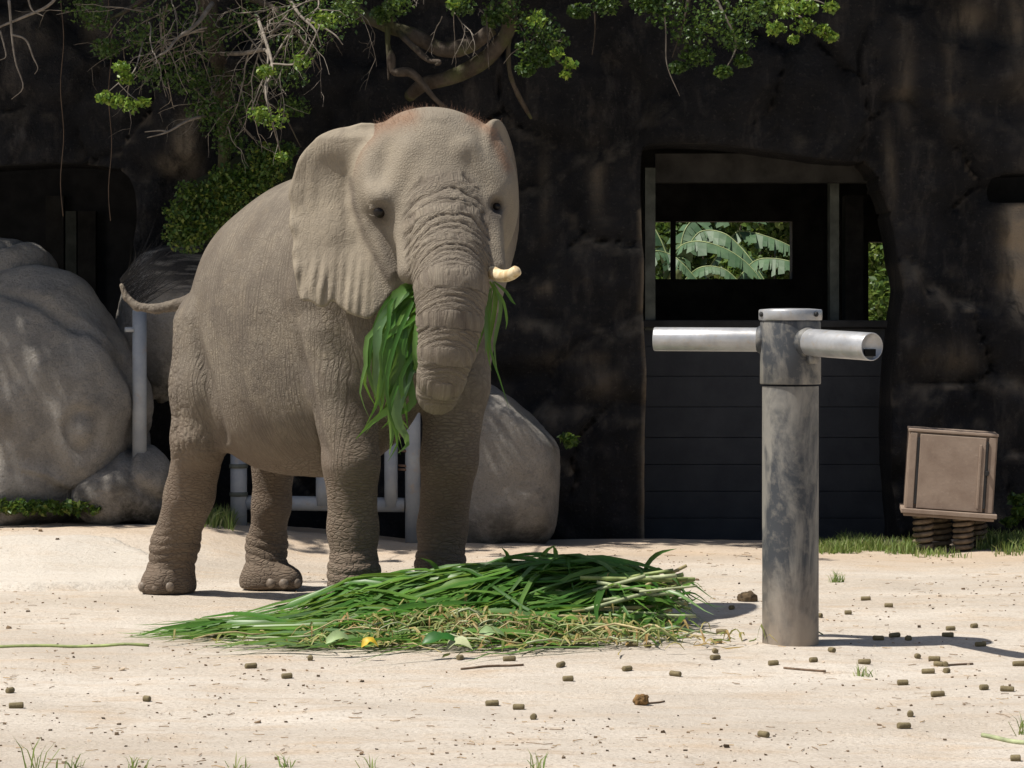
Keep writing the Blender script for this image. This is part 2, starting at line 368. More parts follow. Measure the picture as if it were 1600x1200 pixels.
def elephant(p):
    # trunk of the body
    d = ell(p, B(0.07, 0, 1.39), (0.80, 0.49, 0.73), RB)
    d = smin(d, ell(p, B(-0.30, 0.0, 1.50), (0.36, 0.37, 0.45), RB), 0.10)
    d = smin(d, ell(p, B(0.52, 0, 1.62), (0.50, 0.43, 0.58), RB), 0.12)
    d = smin(d, ell(p, B(0.20, 0.05, 1.12), (0.56, 0.40, 0.445), RB), 0.10)
    d = smin(d, ell(p, B(-0.10, 0.08, 1.02), (0.48, 0.33, 0.36), RB), 0.10)
    d = smin(d, ell(p, B(0.30, 0.1, 0.78), (0.22, 0.12, 0.115), RB), 0.09)
    d = smin(d, ell(p, B(0.82, 0.0, 1.42), (0.26, 0.32, 0.40), RB), 0.12)
    # back ridge
    d = smin(d, cone(p, B(-0.40, 0, 1.90), B(0.35, 0, 2.13), 0.06, 0.10), 0.12)
    for i, (pts, rad) in enumerate(LEGS):
        e = chain(p, pts, rad, 0.05)
        d = smin(d, e, (0.03, 0.07, 0.04, 0.07)[i])
        d = smin(d, ell(p, pts[-1] + (0, 0, -0.02), (rad[-1] + 0.008, rad[-1] + 0.008, 0.10)), 0.03)
        d = smin(d, ell(p, TOES[i], (0.085, 0.085, 0.085)), 0.05)
    # knee cap of the near hind leg, fold of skin in front of it
    d = smin(d, ell(p, gp(296, 13.52, 0.82), (0.03, 0.03, 0.035)), 0.04)
    d = smin(d, cone(p, gp(352, 13.55, 0.80), gp(385, 13.42, 1.05), 0.03, 0.06), 0.06)
    # head
    h = ell(p, np.array([-0.36, 12.68, 1.955]), (0.355, 0.385, 0.435), RH)
    h = smin(h, cone(p, np.array([-0.345, 12.70, 1.95]), P(686, 432, 12.56), 0.31, 0.215), 0.10)
    h = smin(h, cone(p, np.array([-0.345, 12.76, 1.98]), B(0.66, 0, 1.72), 0.33, 0.44), 0.15)
    h = smin(h, ell(p, P(672, 229, 12.68), (0.295, 0.27, 0.15), RH), 0.10)
    h = smin(h, ell(p, P(666, 197, 12.62), (0.11, 0.16, 0.05), RH), 0.09)                      # crown bump
    h = smin(h, ell(p, P(598, 308, 12.42), (0.075, 0.10, 0.085), RH), 0.07)                    # brows
    h = smin(h, ell(p, P(777, 303, 12.53), (0.062, 0.10, 0.085), RH), 0.07)
    h = smin(h, cone(p, P(640, 240, 12.42), P(600, 300, 12.40), 0.045, 0.05), 0.07)            # ridge from brow to crown
    h = smin(h, cone(p, P(728, 238, 12.42), P(768, 296, 12.46), 0.045, 0.05), 0.07)
    h = smin(h, ell(p, P(584, 285, 12.62), (0.11, 0.20, 0.20), RH), 0.08)
    h = smin(h, ell(p, P(757, 280, 12.66), (0.12, 0.20, 0.20), RH), 0.08)
    h = smax(h, -ell(p, P(596, 246, 12.33), (0.035, 0.09, 0.12), RH), 0.08)                     # temple hollows
    h = smax(h, -ell(p, P(750, 245, 12.27), (0.04, 0.09, 0.10), RH), 0.10)
    h = smin(h, cone(p, P(650, 335, 12.40), P(640, 424, 12.26), 0.10, 0.056), 0.05)            # tusk sheaths
    h = smin(h, cone(p, P(752, 340, 12.42), P(774, 418, 12.25), 0.10, 0.050), 0.08)
    tr = chain(p, TR, TRR, 0.03)
    h = smin(h, tr, 0.045)
    h = smin(h, cone(p, P(684, 440, 12.55), P(686, 498, 12.44), 0.17, 0.10), 0.05)             # lower jaw
    h = smax(h, -ell(p, P(590, 329, 12.30), (0.035, 0.06, 0.030), RH), 0.035)                  # eye sockets
    h = smax(h, -ell(p, P(777, 322, 12.37), (0.030, 0.06, 0.030), RH), 0.035)
    for ex, ey, ed, sx in ((592, 330, 12.372, 1.0), (776, 322, 12.452, 0.85)):                 # upper and lower lids, fold above
        q = (p - P(ex, ey, ed)) @ RH.T
        for zo, arch, rr3, yo in ((0.006, 0.015, 0.010, 0.008), (-0.012, -0.012, 0.007, 0.004), (0.026, 0.024, 0.007, -0.004)):
            th = np.clip(q[:, 0] / (0.052 * sx), -1, 1)
            lid = np.sqrt((q[:, 2] - zo - arch * (1 - th ** 2)) ** 2 + (q[:, 1] - yo + 0.022 * th ** 2) ** 2 + np.maximum(np.abs(q[:, 0]) - 0.046 * sx, 0) ** 2) - rr3 * (1 - 0.5 * th ** 2)
            h = smin(h, lid, 0.012)
    # cheek folds running from the ear down to the mouth
    h = smin(h, cone(p, P(560, 322, 12.56), P(612, 436, 12.43), 0.026, 0.016), 0.07)
    h = smin(h, cone(p, P(577, 352, 12.49), P(614, 425, 12.41), 0.010, 0.007), 0.05)
    d = smin(d, h, 0.07)
    d = smin(d, ear_sdf(p[:, 0], p[:, 2], EAR1, p[:, 1] - ear1_y(p[:, 0], p[:, 2]), 0.017) * 0.85, 0.03)
    d = smin(d, ear_sdf(p[:, 1], p[:, 2], EAR2, p[:, 0] + 0.100 - 0.20 * (p[:, 1] - 12.6) - 0.03 * np.sin((p[:, 2] - 1.5) * 3.4) * sstep(12.5, 12.9, p[:, 1]), 0.016) * 0.9, 0.03)
    tl = np.array([P(330, 458, 14.2), P(290, 474, 14.28), P(245, 483, 14.34), (P(215, 480, 14.38)), P(198, 465, 14.40), P(190, 446, 14.40)])
    d = smin(d, chain(p, tl, [0.06, 0.036, 0.028, 0.024, 0.019, 0.012], 0.01), 0.03)
    return smax(d, -p[:, 2] + 0.004, 0.02)
EV, EF = surface_nets(elephant, (-2.25, 11.9, -0.02), (0.14, 14.6, 2.48), 0.0075)
# --- skin relief: creases are real displacement along the normal, finer lines are bump
nm = np.zeros_like(EV); fn = np.cross(EV[EF[:, 2]] - EV[EF[:, 0]], EV[EF[:, 3]] - EV[EF[:, 1]])
for k in range(4): np.add.at(nm, EF[:, k], fn)
nm /= np.linalg.norm(nm, axis=1)[:, None] + 1e-12
dtr, ts, tu = trunk_par(EV)
front = sstep(0.15, -0.25, nm[:, 1])
tw = sstep(0.035, 0.012, dtr) * sstep(0.02, 0.07, ts) * sstep(1.25, 1.1, ts)
qn = EV * 9.0
wrp = sstep(0.75, 0.25, ts)
s2 = ts - 0.055 * tu ** 2 + (0.007 + 0.008 * wrp) * vnoise(EV * np.array([11, 11, 11]), 21) + (0.002 + 0.004 * wrp) * vnoise(EV * 30, 22)
cre = [0.05]; rr_ = np.random.default_rng(3)
while cre[-1] < 1.5: cre.append(cre[-1] + (0.060 - 0.036 * min(1, max(0, (cre[-1] - 0.15) / 0.45))) * (0.7 + 0.6 * rr_.random()))
cre = np.array(cre); amp = 0.5 + 0.5 * rr_.random(len(cre)); j = np.clip(np.searchsorted(cre, s2), 1, len(cre) - 1)
dl, dh = s2 - cre[j - 1], cre[j] - s2; dn = np.minimum(dl, dh); an = np.where(dl < dh, amp[j - 1], amp[j]); gap = cre[j] - cre[j - 1]
pil = np.sqrt(np.clip(4 * (dl / gap) * (dh / gap), 0, 1))
brk = 0.68 + 0.32 * vnoise(np.stack([tu * 2.3, np.where(dl < dh, j - 1, j) * 3.7, 0 * tu], 1), 23)
disp = tw * (-((0.008 + 0.005 * wrp) * an * brk) * np.exp(-(dn / 0.0065) ** 2) + 0.0055 * (pil - 0.5) * sstep(0.015, 0.05, gap) + 0.0028 * vnoise(EV * 50, 24) * sstep(0.75, 0.15, ts))
ankle = sstep(0.42, 0.22, EV[:, 2]) * sstep(0.09, 0.16, EV[:, 2])
za = EV[:, 2] + 0.02 * vnoise(EV * 8, 31)
disp = disp + ankle * (-0.006 * np.abs(np.sin(za * 62 + 2 * vnoise(EV * 5, 32))) ** 6 + 0.003 * np.sin(za * 31))
ff = (EV - OE) @ AX; ll = (EV - OE) @ RT
flank = sstep(0.35, 0.75, EV[:, 2]) * sstep(0.22, 0.32, ll) * sstep(0.95, 0.75, ff)
vf = np.stack([ff * 13 + EV[:, 2] * 1.5, ll * 3, EV[:, 2] * 1.8], 1)
earw0 = (sdpoly(EV[:, 0], EV[:, 2], EAR1) < 0.0) & (np.abs(EV[:, 1] - ear1_y(EV[:, 0], EV[:, 2])) < 0.04)
disp = disp + flank * 0.0045 * vnoise(vf + vnoise(EV * 2, 41)[:, None], 42) + 0.003 * vnoise(EV * 7, 43) * (1 - tw)
disp = disp + earw0 * (0.0035 * vnoise(EV * np.array([30, 12, 9]), 44) + 0.004 * vnoise(EV * 12, 45))
rump = sstep(-0.30, -0.50, ff + 0.25 * (EV[:, 2] - 1.2)) * sstep(0.62, 0.80, EV[:, 2]) * sstep(1.65, 1.35, EV[:, 2])
epx = 800 + EV[:, 0] / EV[:, 1] * FPX; epy = HOR - (EV[:, 2] - CAMH) / EV[:, 1] * FPX
def near_path(path, w):
    d2 = np.full(len(EV), 1e9)
    for a_, b_ in zip(path[:-1], path[1:]):
        a_, b_ = np.array(a_, float), np.array(b_, float); e_ = b_ - a_
        t_ = np.clip(((epx - a_[0]) * e_[0] + (epy - a_[1]) * e_[1]) / (e_ @ e_), 0, 1)
        d2 = np.minimum(d2, np.hypot(epx - a_[0] - e_[0] * t_, epy - a_[1] - e_[1] * t_))
    return np.exp(-(d2 / w) ** 2)
fold1 = near_path([(299, 470), (311, 540), (333, 620), (352, 692)], 6.5) * (EV[:, 1] < 13.9) * (ll > 0.1) * sstep(490, 580, epy) * sstep(705, 680, epy)
fold2 = near_path([(464, 492), (476, 560), (491, 620), (506, 690), (514, 730)], 6.5) * (EV[:, 1] < 13.3) * (ll > 0.1) * sstep(470, 570, epy) * sstep(735, 700, epy)
legside = sstep(0, 1, np.exp(-((epx - 500 - 0.2 * (epy - 560)) / 34) ** 2)) * sstep(480, 520, epy) * sstep(740, 660, epy) * (EV[:, 1] < 13.2) * (ll > 0.15)
disp = disp - 0.022 * np.maximum(fold1, fold2) + 0.02 * legside
disp = disp - rump * 0.007 * np.exp(-(vnoise(EV * np.array([24, 24, 20]), 47) / 0.13) ** 2)
EV = EV + nm * disp[:, None]
EV[:, 2] = np.maximum(EV[:, 2], 0.003)
red = np.maximum(near_path([(538, 262), (556, 225), (590, 196), (640, 181)], 15), near_path([(735, 184), (768, 205), (792, 262)], 8)) * (EV[:, 1] < 13.1) * (EV[:, 2] > 2.0)
brown = np.clip(0.95 * sstep(1.18, 0.55, EV[:, 2]) + 0.5 * near_path([(770, 310), (760, 370)], 14), 0, 1)
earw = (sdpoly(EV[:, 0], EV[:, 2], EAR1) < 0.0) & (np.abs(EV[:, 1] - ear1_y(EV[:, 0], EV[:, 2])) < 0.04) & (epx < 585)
dark = np.maximum(np.exp(-(np.hypot(epx - 594, (epy - 336) * 0.75) / 19) ** 2), np.exp(-(np.hypot(epx - 775, (epy - 327) * 0.75) / 15) ** 2)) * (EV[:, 1] < 12.8)
dark = np.maximum(dark, 0.55 * near_path([(592, 345), (606, 395), (614, 432)], 12) * (EV[:, 1] < 12.7))
legw = sstep(1.15, 0.85, EV[:, 2]) * (1 - flank * sstep(0.62, 0.7, EV[:, 2]))
t = NT('elephant_skin'); p = t.pos(); yaw = math.atan2(AX[1], AX[0])
a_tw, a_ts, a_tu, a_ear, a_lw, a_rp = [t.attr(k) for k in ('tw', 'ts', 'tu', 'earw', 'legw', 'rump')]
pb = t.n('Mapping', {'Vector': p, 'Rotation': (0, 0, -yaw)}, vector_type='POINT')
pf = t.n('Mapping', {'Vector': pb, 'Scale': (60, 20, 7), 'Rotation': (0, 0.10, 0)})
wob = t.n('TexNoise', {'Vector': p, 'Scale': 5.0, 'Detail': 2.0}, out=1)
def add(v, w, k): return t.n('VectorMath', {0: v, 1: t.n('VectorMath', {0: w, 1: (k, k, k)}, operation='MULTIPLY')}, operation='ADD')
def ridge(v): return t.op('ABSOLUTE', t.op('SUBTRACT', t.op('MULTIPLY', v, 2.0), 1.0))     # 0 in a crease line
pw = t.n('Mapping', {'Vector': pb, 'Scale': (1.0, 0.35, 0.30), 'Rotation': (0, 0.05, 0)})
wv_ = t.n('TexWave', {'Vector': pw, 'Scale': 13.0, 'Distortion': 9.0, 'Detail': 3.0, 'Detail Scale': 0.55, 'Detail Roughness': 0.6}, out=1, wave_type='BANDS', bands_direction='X')
fl = t.op('MAXIMUM', t.rng(wv_, 0.0, 0.35), t.rng(t.noise(pw, 9.0, 3), 0.40, 0.62))
px_ = t.n('Mapping', {'Vector': pb, 'Scale': (38, 16, 15), 'Rotation': (0, 0.55, 0)})
fl = t.op('MINIMUM', fl, t.rng(t.vor(add(px_, wob, 2.0), 1.0), 0.0, 0.16, 0.35, 1.0))
rp = t.rng(t.vor(add(p, wob, 0.10), 36), 0.0, 0.36)
rp2 = t.rng(t.vor(add(p, wob, 0.05), 75), 0.0, 0.25)
plg = t.n('Mapping', {'Vector': pb, 'Scale': (25, 25, 66), 'Rotation': (0.35, 0.5, 0)})
lg = t.rng(t.vor(add(plg, wob, 2.5), 1.0), 0.0, 0.18)
tv = t.n('CombineXYZ', {0: t.op('MULTIPLY', a_tu, 5.0), 1: t.op('MULTIPLY', a_ts, 85.0), 2: 0.0})
tk = t.rng(ridge(t.n('TexNoise', {'Vector': add(tv, wob, 2.0), 'Scale': 1.0, 'Detail': 2.0})), 0.0, 0.25)
tv2 = t.n('CombineXYZ', {0: t.op('MULTIPLY', a_tu, 22.0), 1: t.op('MULTIPLY', a_ts, 30.0), 2: 0.0})
tk = t.op('MULTIPLY', tk, t.rng(t.vor(tv2, 1.0), 0.0, 0.12, 0.6, 1.0))
fine = t.noise(p, 170, 3, 0.6); med = t.noise(p, 28, 4, 0.6)
body = t.op('MULTIPLY', fl, t.op('ADD', 0.62, t.op('MULTIPLY', rp2, 0.38)))
def lerp(w, a, b): return t.op('ADD', t.op('MULTIPLY', a, t.op('SUBTRACT', 1.0, w)), t.op('MULTIPLY', b, w))
headw = t.attr('headw')
H = lerp(a_lw, body, lg); H = lerp(a_rp, H, rp); H = lerp(headw, H, t.op('ADD', 0.64, t.op('MULTIPLY', rp2, 0.36))); H = lerp(a_tw, H, tk); H = lerp(t.op('MULTIPLY', a_ear, 0.55), H, 1.0)
ht = t.op('ADD', t.op('MULTIPLY', H, 0.55), t.op('ADD', t.op('MULTIPLY', fine, 0.30), t.op('MULTIPLY', med, 0.5)))
c = t.mix(t.rng(t.noise(p, 3.2, 5, 0.6), 0.33, 0.67), (0.128, 0.108, 0.085), (0.225, 0.193, 0.149))
c = t.mix(t.rng(t.noise(p, 11, 4, 0.6), 0.5, 0.72, 0, 0.6), c, (0.30, 0.255, 0.188)); c = t.mix(t.rng(t.noise(p, 5.5, 6, 0.7), 0.52, 0.66, 0, 0.45), c, (0.105, 0.082, 0.062))
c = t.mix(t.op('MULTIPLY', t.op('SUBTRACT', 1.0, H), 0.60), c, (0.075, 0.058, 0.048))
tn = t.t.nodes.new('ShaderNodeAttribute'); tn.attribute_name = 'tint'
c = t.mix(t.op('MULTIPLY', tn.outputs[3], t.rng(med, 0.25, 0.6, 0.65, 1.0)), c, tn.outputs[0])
t.set(Base_Color=c, Roughness=0.82); t.b.inputs['Specular IOR Level'].default_value = 0.22
t.bump(ht, 0.75, 0.010)
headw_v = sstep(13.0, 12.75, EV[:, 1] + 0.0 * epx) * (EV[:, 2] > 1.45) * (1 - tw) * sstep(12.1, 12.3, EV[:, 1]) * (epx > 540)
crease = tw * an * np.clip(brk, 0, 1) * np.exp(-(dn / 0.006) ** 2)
groove = near_path([(547, 280), (553, 325), (572, 375), (606, 436)], 5) * (EV[:, 1] < 12.8)  # with the leg folds, tinted dark to paint in crease shade
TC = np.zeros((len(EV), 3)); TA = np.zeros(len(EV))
for col_, al in (((0.132, 0.094, 0.066), 0.8 * brown), ((0.29, 0.250, 0.190), 0.55 * headw_v), ((0.29, 0.248, 0.19), 0.3 * tw), ((0.325, 0.276, 0.205), 0.55 * earw), ((0.21, 0.105, 0.058), 0.6 * red * ~earw), ((0.075, 0.058, 0.048), 0.75 * crease), ((0.07, 0.055, 0.046), 0.6 * np.maximum(groove, 0.7 * np.maximum(fold1, fold2))), ((0.055, 0.045, 0.040), 1.0 * dark)):  # head, trunk and ear get paler tints in place of frontal sunlight
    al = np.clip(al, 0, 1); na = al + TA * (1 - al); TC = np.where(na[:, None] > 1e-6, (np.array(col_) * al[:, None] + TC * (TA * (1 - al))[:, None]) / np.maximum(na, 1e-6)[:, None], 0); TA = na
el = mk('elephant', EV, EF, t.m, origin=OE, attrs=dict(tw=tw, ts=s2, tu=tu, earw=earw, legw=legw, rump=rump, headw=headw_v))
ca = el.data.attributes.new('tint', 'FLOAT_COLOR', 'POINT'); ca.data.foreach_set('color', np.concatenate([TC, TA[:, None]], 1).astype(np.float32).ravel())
tag(el, 'dusty grey African elephant with one short tusk, standing and eating green grass', 'elephant')
# eyes
eye_m = NT('eye_dark').set(Base_Color=(0.010, 0.007, 0.005), Roughness=0.3).m
for c_ in (P(593, 331, 12.377), P(776, 323, 12.447)):
    V_, F_ = lathe(c_, [(0.031 * math.sin(a), -0.031 * math.cos(a)) for a in np.linspace(0.02, 3.12, 14)], 20, axis=(0.1, -1, 0))
    part('eye', V_, F_, eye_m, el)
# tusk
t = NT('tusk_ivory'); n_ = t.noise(t.pos(sc=(3, 3, 1)), 14, 5)
t.set(Base_Color=t.mix(t.rng(n_, 0.35, 0.65), (0.50, 0.36, 0.19), (0.74, 0.62, 0.42)), Roughness=0.45).bump(n_, 0.3, 0.005)
tp = spline([P(766, 424, 12.22), P(782, 431, 12.16), P(796, 430, 12.10), P(806, 424, 12.07), P(811, 420, 12.06)], 22)
V_, F_ = tube(tp, np.concatenate([np.linspace(0.031, 0.0255, 18), [0.024, 0.021, 0.016, 0.008]]), 18, rough=0.03)
part('tusk', V_, F_, t.m, el)
# toenails: flattened half domes on the front of each visible foot
nail_m = simple('toenail_horn', (0.25, 0.20, 0.155), 0.5, 0.3, 30)
for (fx, fd, fz), rd, angs in ((gp(250, 13.92, 0.055), 0.125, (-0.75, -0.1, 0.55)), (gp(440, 14.16, 0.05), 0.115, (-0.5, 0.2, 0.9)), (gp(553, 12.77, 0.05), 0.14, (-0.5, 0.05, 0.6)), (gp(690, 13.10, 0.05), 0.135, (-0.3, 0.3))):
    for a in angs:
        dr = np.array([math.sin(a), -math.cos(a), 0]); c_ = np.array([fx, fd, fz - 0.008]) + dr * (rd - 0.002); sd = np.cross(dr, (0, 0, 1))
        th = np.linspace(0, 2 * np.pi, 16, endpoint=False); V_ = []
        for rr2, o_ in ((1.0, -0.013), (0.95, 0.002), (0.6, 0.010), (0.08, 0.013)):
            V_.append(c_ + dr * o_ + rr2 * (0.026 * np.cos(th)[:, None] * sd + 0.027 * np.sin(th)[:, None] * UPV))
        V_ = np.concatenate(V_); V_[:, 2] = np.maximum(V_[:, 2], 0.006)
        F_ = [(i * 16 + k, i * 16 + (k + 1) % 16, (i + 1) * 16 + (k + 1) % 16, (i + 1) * 16 + k) for i in range(3) for k in range(16)] + [tuple(48 + k for k in range(16))]
        part('toenail', V_, F_, nail_m, el)
# hair: reddish fringe over the crown and neck, black wiry tail hair
def hairs(roots, dirs, L, w, seg=4, curl=0.25, seed=1):
    r = np.random.default_rng(seed); V = []; F = []
    for i, (o_, d_) in enumerate(zip(roots, dirs)):
        l_ = L * (0.5 + 0.8 * r.random()); b_ = r.normal(size=3) * curl; s_ = np.cross(d_, (0.1, -1, 0.2)); s_ /= np.linalg.norm(s_) + 1e-9
        for k in range(seg + 1):
            q = k / seg; c_ = o_ + (d_ + b_ * q) * l_ * q; ww = w * (1 - 0.85 * q)
            V += [c_ - s_ * ww, c_ + s_ * ww]
        n0 = i * 2 * (seg + 1); F += [(n0 + 2 * k, n0 + 2 * k + 1, n0 + 2 * k + 3, n0 + 2 * k + 2) for k in range(seg)]
    return np.array(V), np.array(F)
sel = np.where((EV[:, 2] > 2.10) & (EV[:, 1] < 13.1) & (nm[:, 2] > 0.25) & (epx > 530) & (epx < 800) & (red + 0.35 * (EV[:, 2] > 2.28) > rng.random(len(EV)) * 1.3) & (~earw))[0]
sel = rng.choice(sel, min(1500, len(sel)), replace=False)
V_, F_ = hairs(EV[sel] - nm[sel] * 0.004, nm[sel] + np.array([-0.1, 0.2, 0.25]), 0.017, 0.00055, 3, 0.6, 5)
part('head_hair', V_, F_, simple('reddish_hair', (0.30, 0.17, 0.11), 0.6), el)
tl = spline([P(232, 482, 14.35), P(215, 480, 14.38), P(198, 465, 14.40), P(190, 446, 14.40), P(187, 436, 14.4)], 90)
rt = tl[rng.integers(20, 90, 150)]; dr = np.array([0.62, 0.1, 0.52]) + rng.normal(size=(150, 3)) * 0.13
V_, F_ = hairs(rt, dr / np.linalg.norm(dr, axis=1)[:, None], 0.30, 0.0016, 6, 0.22, 8)
part('tail_hair', V_, F_, simple('tail_bristle', (0.012, 0.011, 0.011), 0.45), el)

# ------------------------------------------------------------------ rock wall with its openings
WY = 17.75
def wx(px): return (px - 800) * WY / FPX
def wz(py): return CAMH - (py - HOR) * WY / FPX
DOOR = [(1004, 900), (1003, 700), (1008, 600), (1002, 500), (1004, 420), (999, 330), (1000, 242), (1003, 231), (1014, 228), (1060, 226), (1150, 231), (1230, 244), (1290, 254), (1340, 252), (1356, 260), (1368, 285), (1382, 320), (1396, 380), (1402, 440), (1396, 500), (1386, 580), (1382, 700), (1390, 780), (1392, 900)]
CAVE = [(-60, 520), (-60, 270), (40, 262), (120, 258), (190, 264), (218, 285), (226, 340), (215, 400), (228, 470), (220, 520)]
SLOT = [(1546, 318), (1541, 313), (1540, 290), (1543, 279), (1556, 273), (1620, 271), (1700, 270), (1700, 318), (1600, 317)]
HOLES = [smooth_poly([(wx(a), wz(b)) for a, b in h], 1) for h in (DOOR, CAVE, SLOT)]
st = 0.028
us = np.arange(-4.4, 4.4, st); vs_ = np.arange(-0.75, 4.9, st)
U, Vv = np.meshgrid(us, vs_, indexing='ij'); nu, nv = U.shape; U = U.ravel().copy(); Vv = Vv.ravel().copy()
for hpoly in HOLES:                                   # snap the grid to the opening outlines
    d0 = sdpoly(U, Vv, hpoly); e_ = 1e-4
    gx_ = (sdpoly(U + e_, Vv, hpoly) - d0) / e_; gy_ = (sdpoly(U, Vv + e_, hpoly) - d0) / e_
    m_ = np.abs(d0) < 0.55 * st; U[m_] -= (d0 * gx_)[m_]; Vv[m_] -= (d0 * gy_)[m_]
SEEDS = [(1480, 300, .05), (1450, 100, .18), (1575, 400, .02), (1480, 555, .22), (1585, 545, .20), (1440, 655, .27), (1545, 650, .33), (1430, 765, .30), (1575, 770, .40), (1500, 800, .36), (1250, 150, .22), (1110, 120, .18), (1180, 40, .10), (960, 280, .10), (890, 120, .05), (850, 320, .10), (925, 440, .16), (850, 500, .26), (940, 620, .22), (960, 770, .20), (885, 700, .26), (700, 100, .05), (600, 210, .12), (480, 150, .10), (520, 60, .0), (380, 250, .22), (300, 240, .30), (255, 340, .22), (130, 190, .25), (50, 130, .30), (200, 60, .12), (60, 235, .30), (250, 550, .12), (100, 620, .05), (400, 480, .12), (600, 500, .10), (700, 350, .08), (780, 620, .15), (500, 330, .08), (1330, 60, .25), (1560, 130, .22), (1530, 30, .10), (1560, 235, .14), (800, 250, .06), (1000, 30, .12)]
SEEDS += [(60 + 170 * i, -150 - 180 * (i % 2), 0.25 * ((i * 7) % 5) / 5) for i in range(-1, 10)]
S_ = np.array([(wx(a), wz(b), c) for a, b, c in SEEDS])
q3 = np.stack([U, 0 * U, Vv], 1)
wu = U + 0.42 * fbm(q3 * 1.3, 4, 51); wv = Vv + 0.42 * fbm(q3 * 1.3, 4, 52)
dd = np.hypot(wu[:, None] - S_[None, :, 0], (wv[:, None] - S_[None, :, 1]) * 1.1); o_ = np.argsort(dd, 1)[:, :2]
f1 = np.take_along_axis(dd, o_[:, :1], 1)[:, 0]; f2 = np.take_along_axis(dd, o_[:, 1:2], 1)[:, 0]
k_ = np.clip((f2 - f1) / 0.14, 0, 1); w1 = 0.5 + 0.5 * k_; prot = S_[o_[:, 0], 2] * w1 + S_[o_[:, 1], 2] * (1 - w1)
rel = prot + 0.12 * np.clip((f2 - f1) / 0.30, 0, 1) * 0.8 + 0.10 * fbm(q3 * 2.3, 4, 55) + 0.06 * fbm(q3 * 8, 5, 56) + 0.03 * fbm(q3 * np.array([14, 1, 3]), 3, 57)
rel = rel - 0.07 * np.exp(-((f2 - f1) / 0.020) ** 2) * sstep(0.0, 0.5, vnoise(q3 * 1.7, 64)) + 0.05 * np.abs(fbm(q3 * 3.1, 3, 58))
rel = rel + 0.55 * sstep(3.4, 4.9, Vv)                # the top leans out
Yw = WY - 0.9 * rel
drz = -np.gradient(rel.reshape(nu, nv), st, axis=1).ravel(); ledge = np.clip(drz * 0.30 - 0.06, 0, 0.5) * (0.6 + 0.8 * vnoise(q3 * 11, 59))   # light painted in: paler where the surface faces up
tan = np.exp(-((U - wx(1592)) / 0.10) ** 2) * sstep(wz(505), wz(480), Vv) * sstep(wz(312), wz(330), Vv)
tan = np.maximum(tan, 0.75 * np.exp(-((U - wx(303)) / 0.07) ** 2 - ((Vv - wz(235)) / 0.17) ** 2)); tan = np.maximum(tan, 0.45 * np.exp(-((U - wx(285)) / 0.12) ** 2 - ((Vv - wz(262)) / 0.06) ** 2))
for a, b, c_, e_, k_ in ((932, 270, .05, .25, .22), (852, 300, .04, .22, .18), (1405, 140, .06, .3, .2), (1385, 270, .04, .25, .25), (1480, 110, .06, .3, .22), (1500, 40, .15, .12, .35), (1480, 560, .2, .1, .16), (940, 590, .12, .12, .2), (900, 560, .25, .05, .16), (850, 450, .06, .05, .3), (1560, 600, .12, .05, .25), (1420, 700, .1, .06, .15), (60, 40, .2, .15, .15), (150, 60, .1, .2, .15), (1010, 700, .05, .12, .35), (1590, 60, .1, .3, .3)):
    tan = np.maximum(tan, k_ * np.exp(-((U - wx(a)) / c_) ** 2 - ((Vv - wz(b)) / e_) ** 2))
lip = np.exp(-(np.abs(sdpoly(U, Vv, HOLES[0])) / 0.018) ** 2) * (U < wx(1030)) * (Vv < wz(330)) * 0.55
tan = np.maximum(np.maximum(tan, lip), ledge * sstep(3.2, 2.4, Vv))
Wv = np.stack([U, Yw, Vv], 1)
ii = (np.arange(nu - 1)[:, None] * nv + np.arange(nv - 1)[None]).ravel(); Wf = np.stack([ii, ii + nv, ii + nv + 1, ii + 1], 1)
cu = U[Wf].mean(1); cv = Vv[Wf].mean(1); keep = np.ones(len(Wf), bool)
for hpoly in HOLES: keep &= sdpoly(cu, cv, hpoly) > 0
Wf = Wf[keep]
ed = np.concatenate([Wf[:, [0, 1]], Wf[:, [1, 2]], Wf[:, [2, 3]], Wf[:, [3, 0]]]); ks = np.sort(ed, 1); kk = ks[:, 0] * 10 ** 7 + ks[:, 1]
uq, inv, cnt = np.unique(kk, return_inverse=True, return_counts=True); bd = ed[cnt[inv] == 1]
inner = (np.abs(U[bd]).max(1) < 4.3) & (Vv[bd].max(1) < 4.8) & (Vv[bd].min(1) > -0.70); bd = bd[inner]
loop = np.unique(bd); base = len(Wv); mp = np.full(base, -1); newv = []; ntan = [tan]
for s_, dy in enumerate((0.10, 0.62)):
    newv.append(np.stack([U[loop], np.maximum(Yw[loop] + dy, Yw[loop]) + 0.03 * vnoise(q3[loop] * 5, 60 + s_), Vv[loop]], 1)); ntan.append(tan[loop] * 0.3)
mp[loop] = np.arange(len(loop))
r1 = base + mp[bd]; r2 = r1 + len(loop)
Wf = np.concatenate([Wf, np.stack([bd[:, 1], bd[:, 0], r1[:, 0], r1[:, 1]], 1), np.stack([r1[:, 1], r1[:, 0], r2[:, 0], r2[:, 1]], 1)])
Wv = np.concatenate([Wv] + newv); wtan = np.concatenate(ntan)
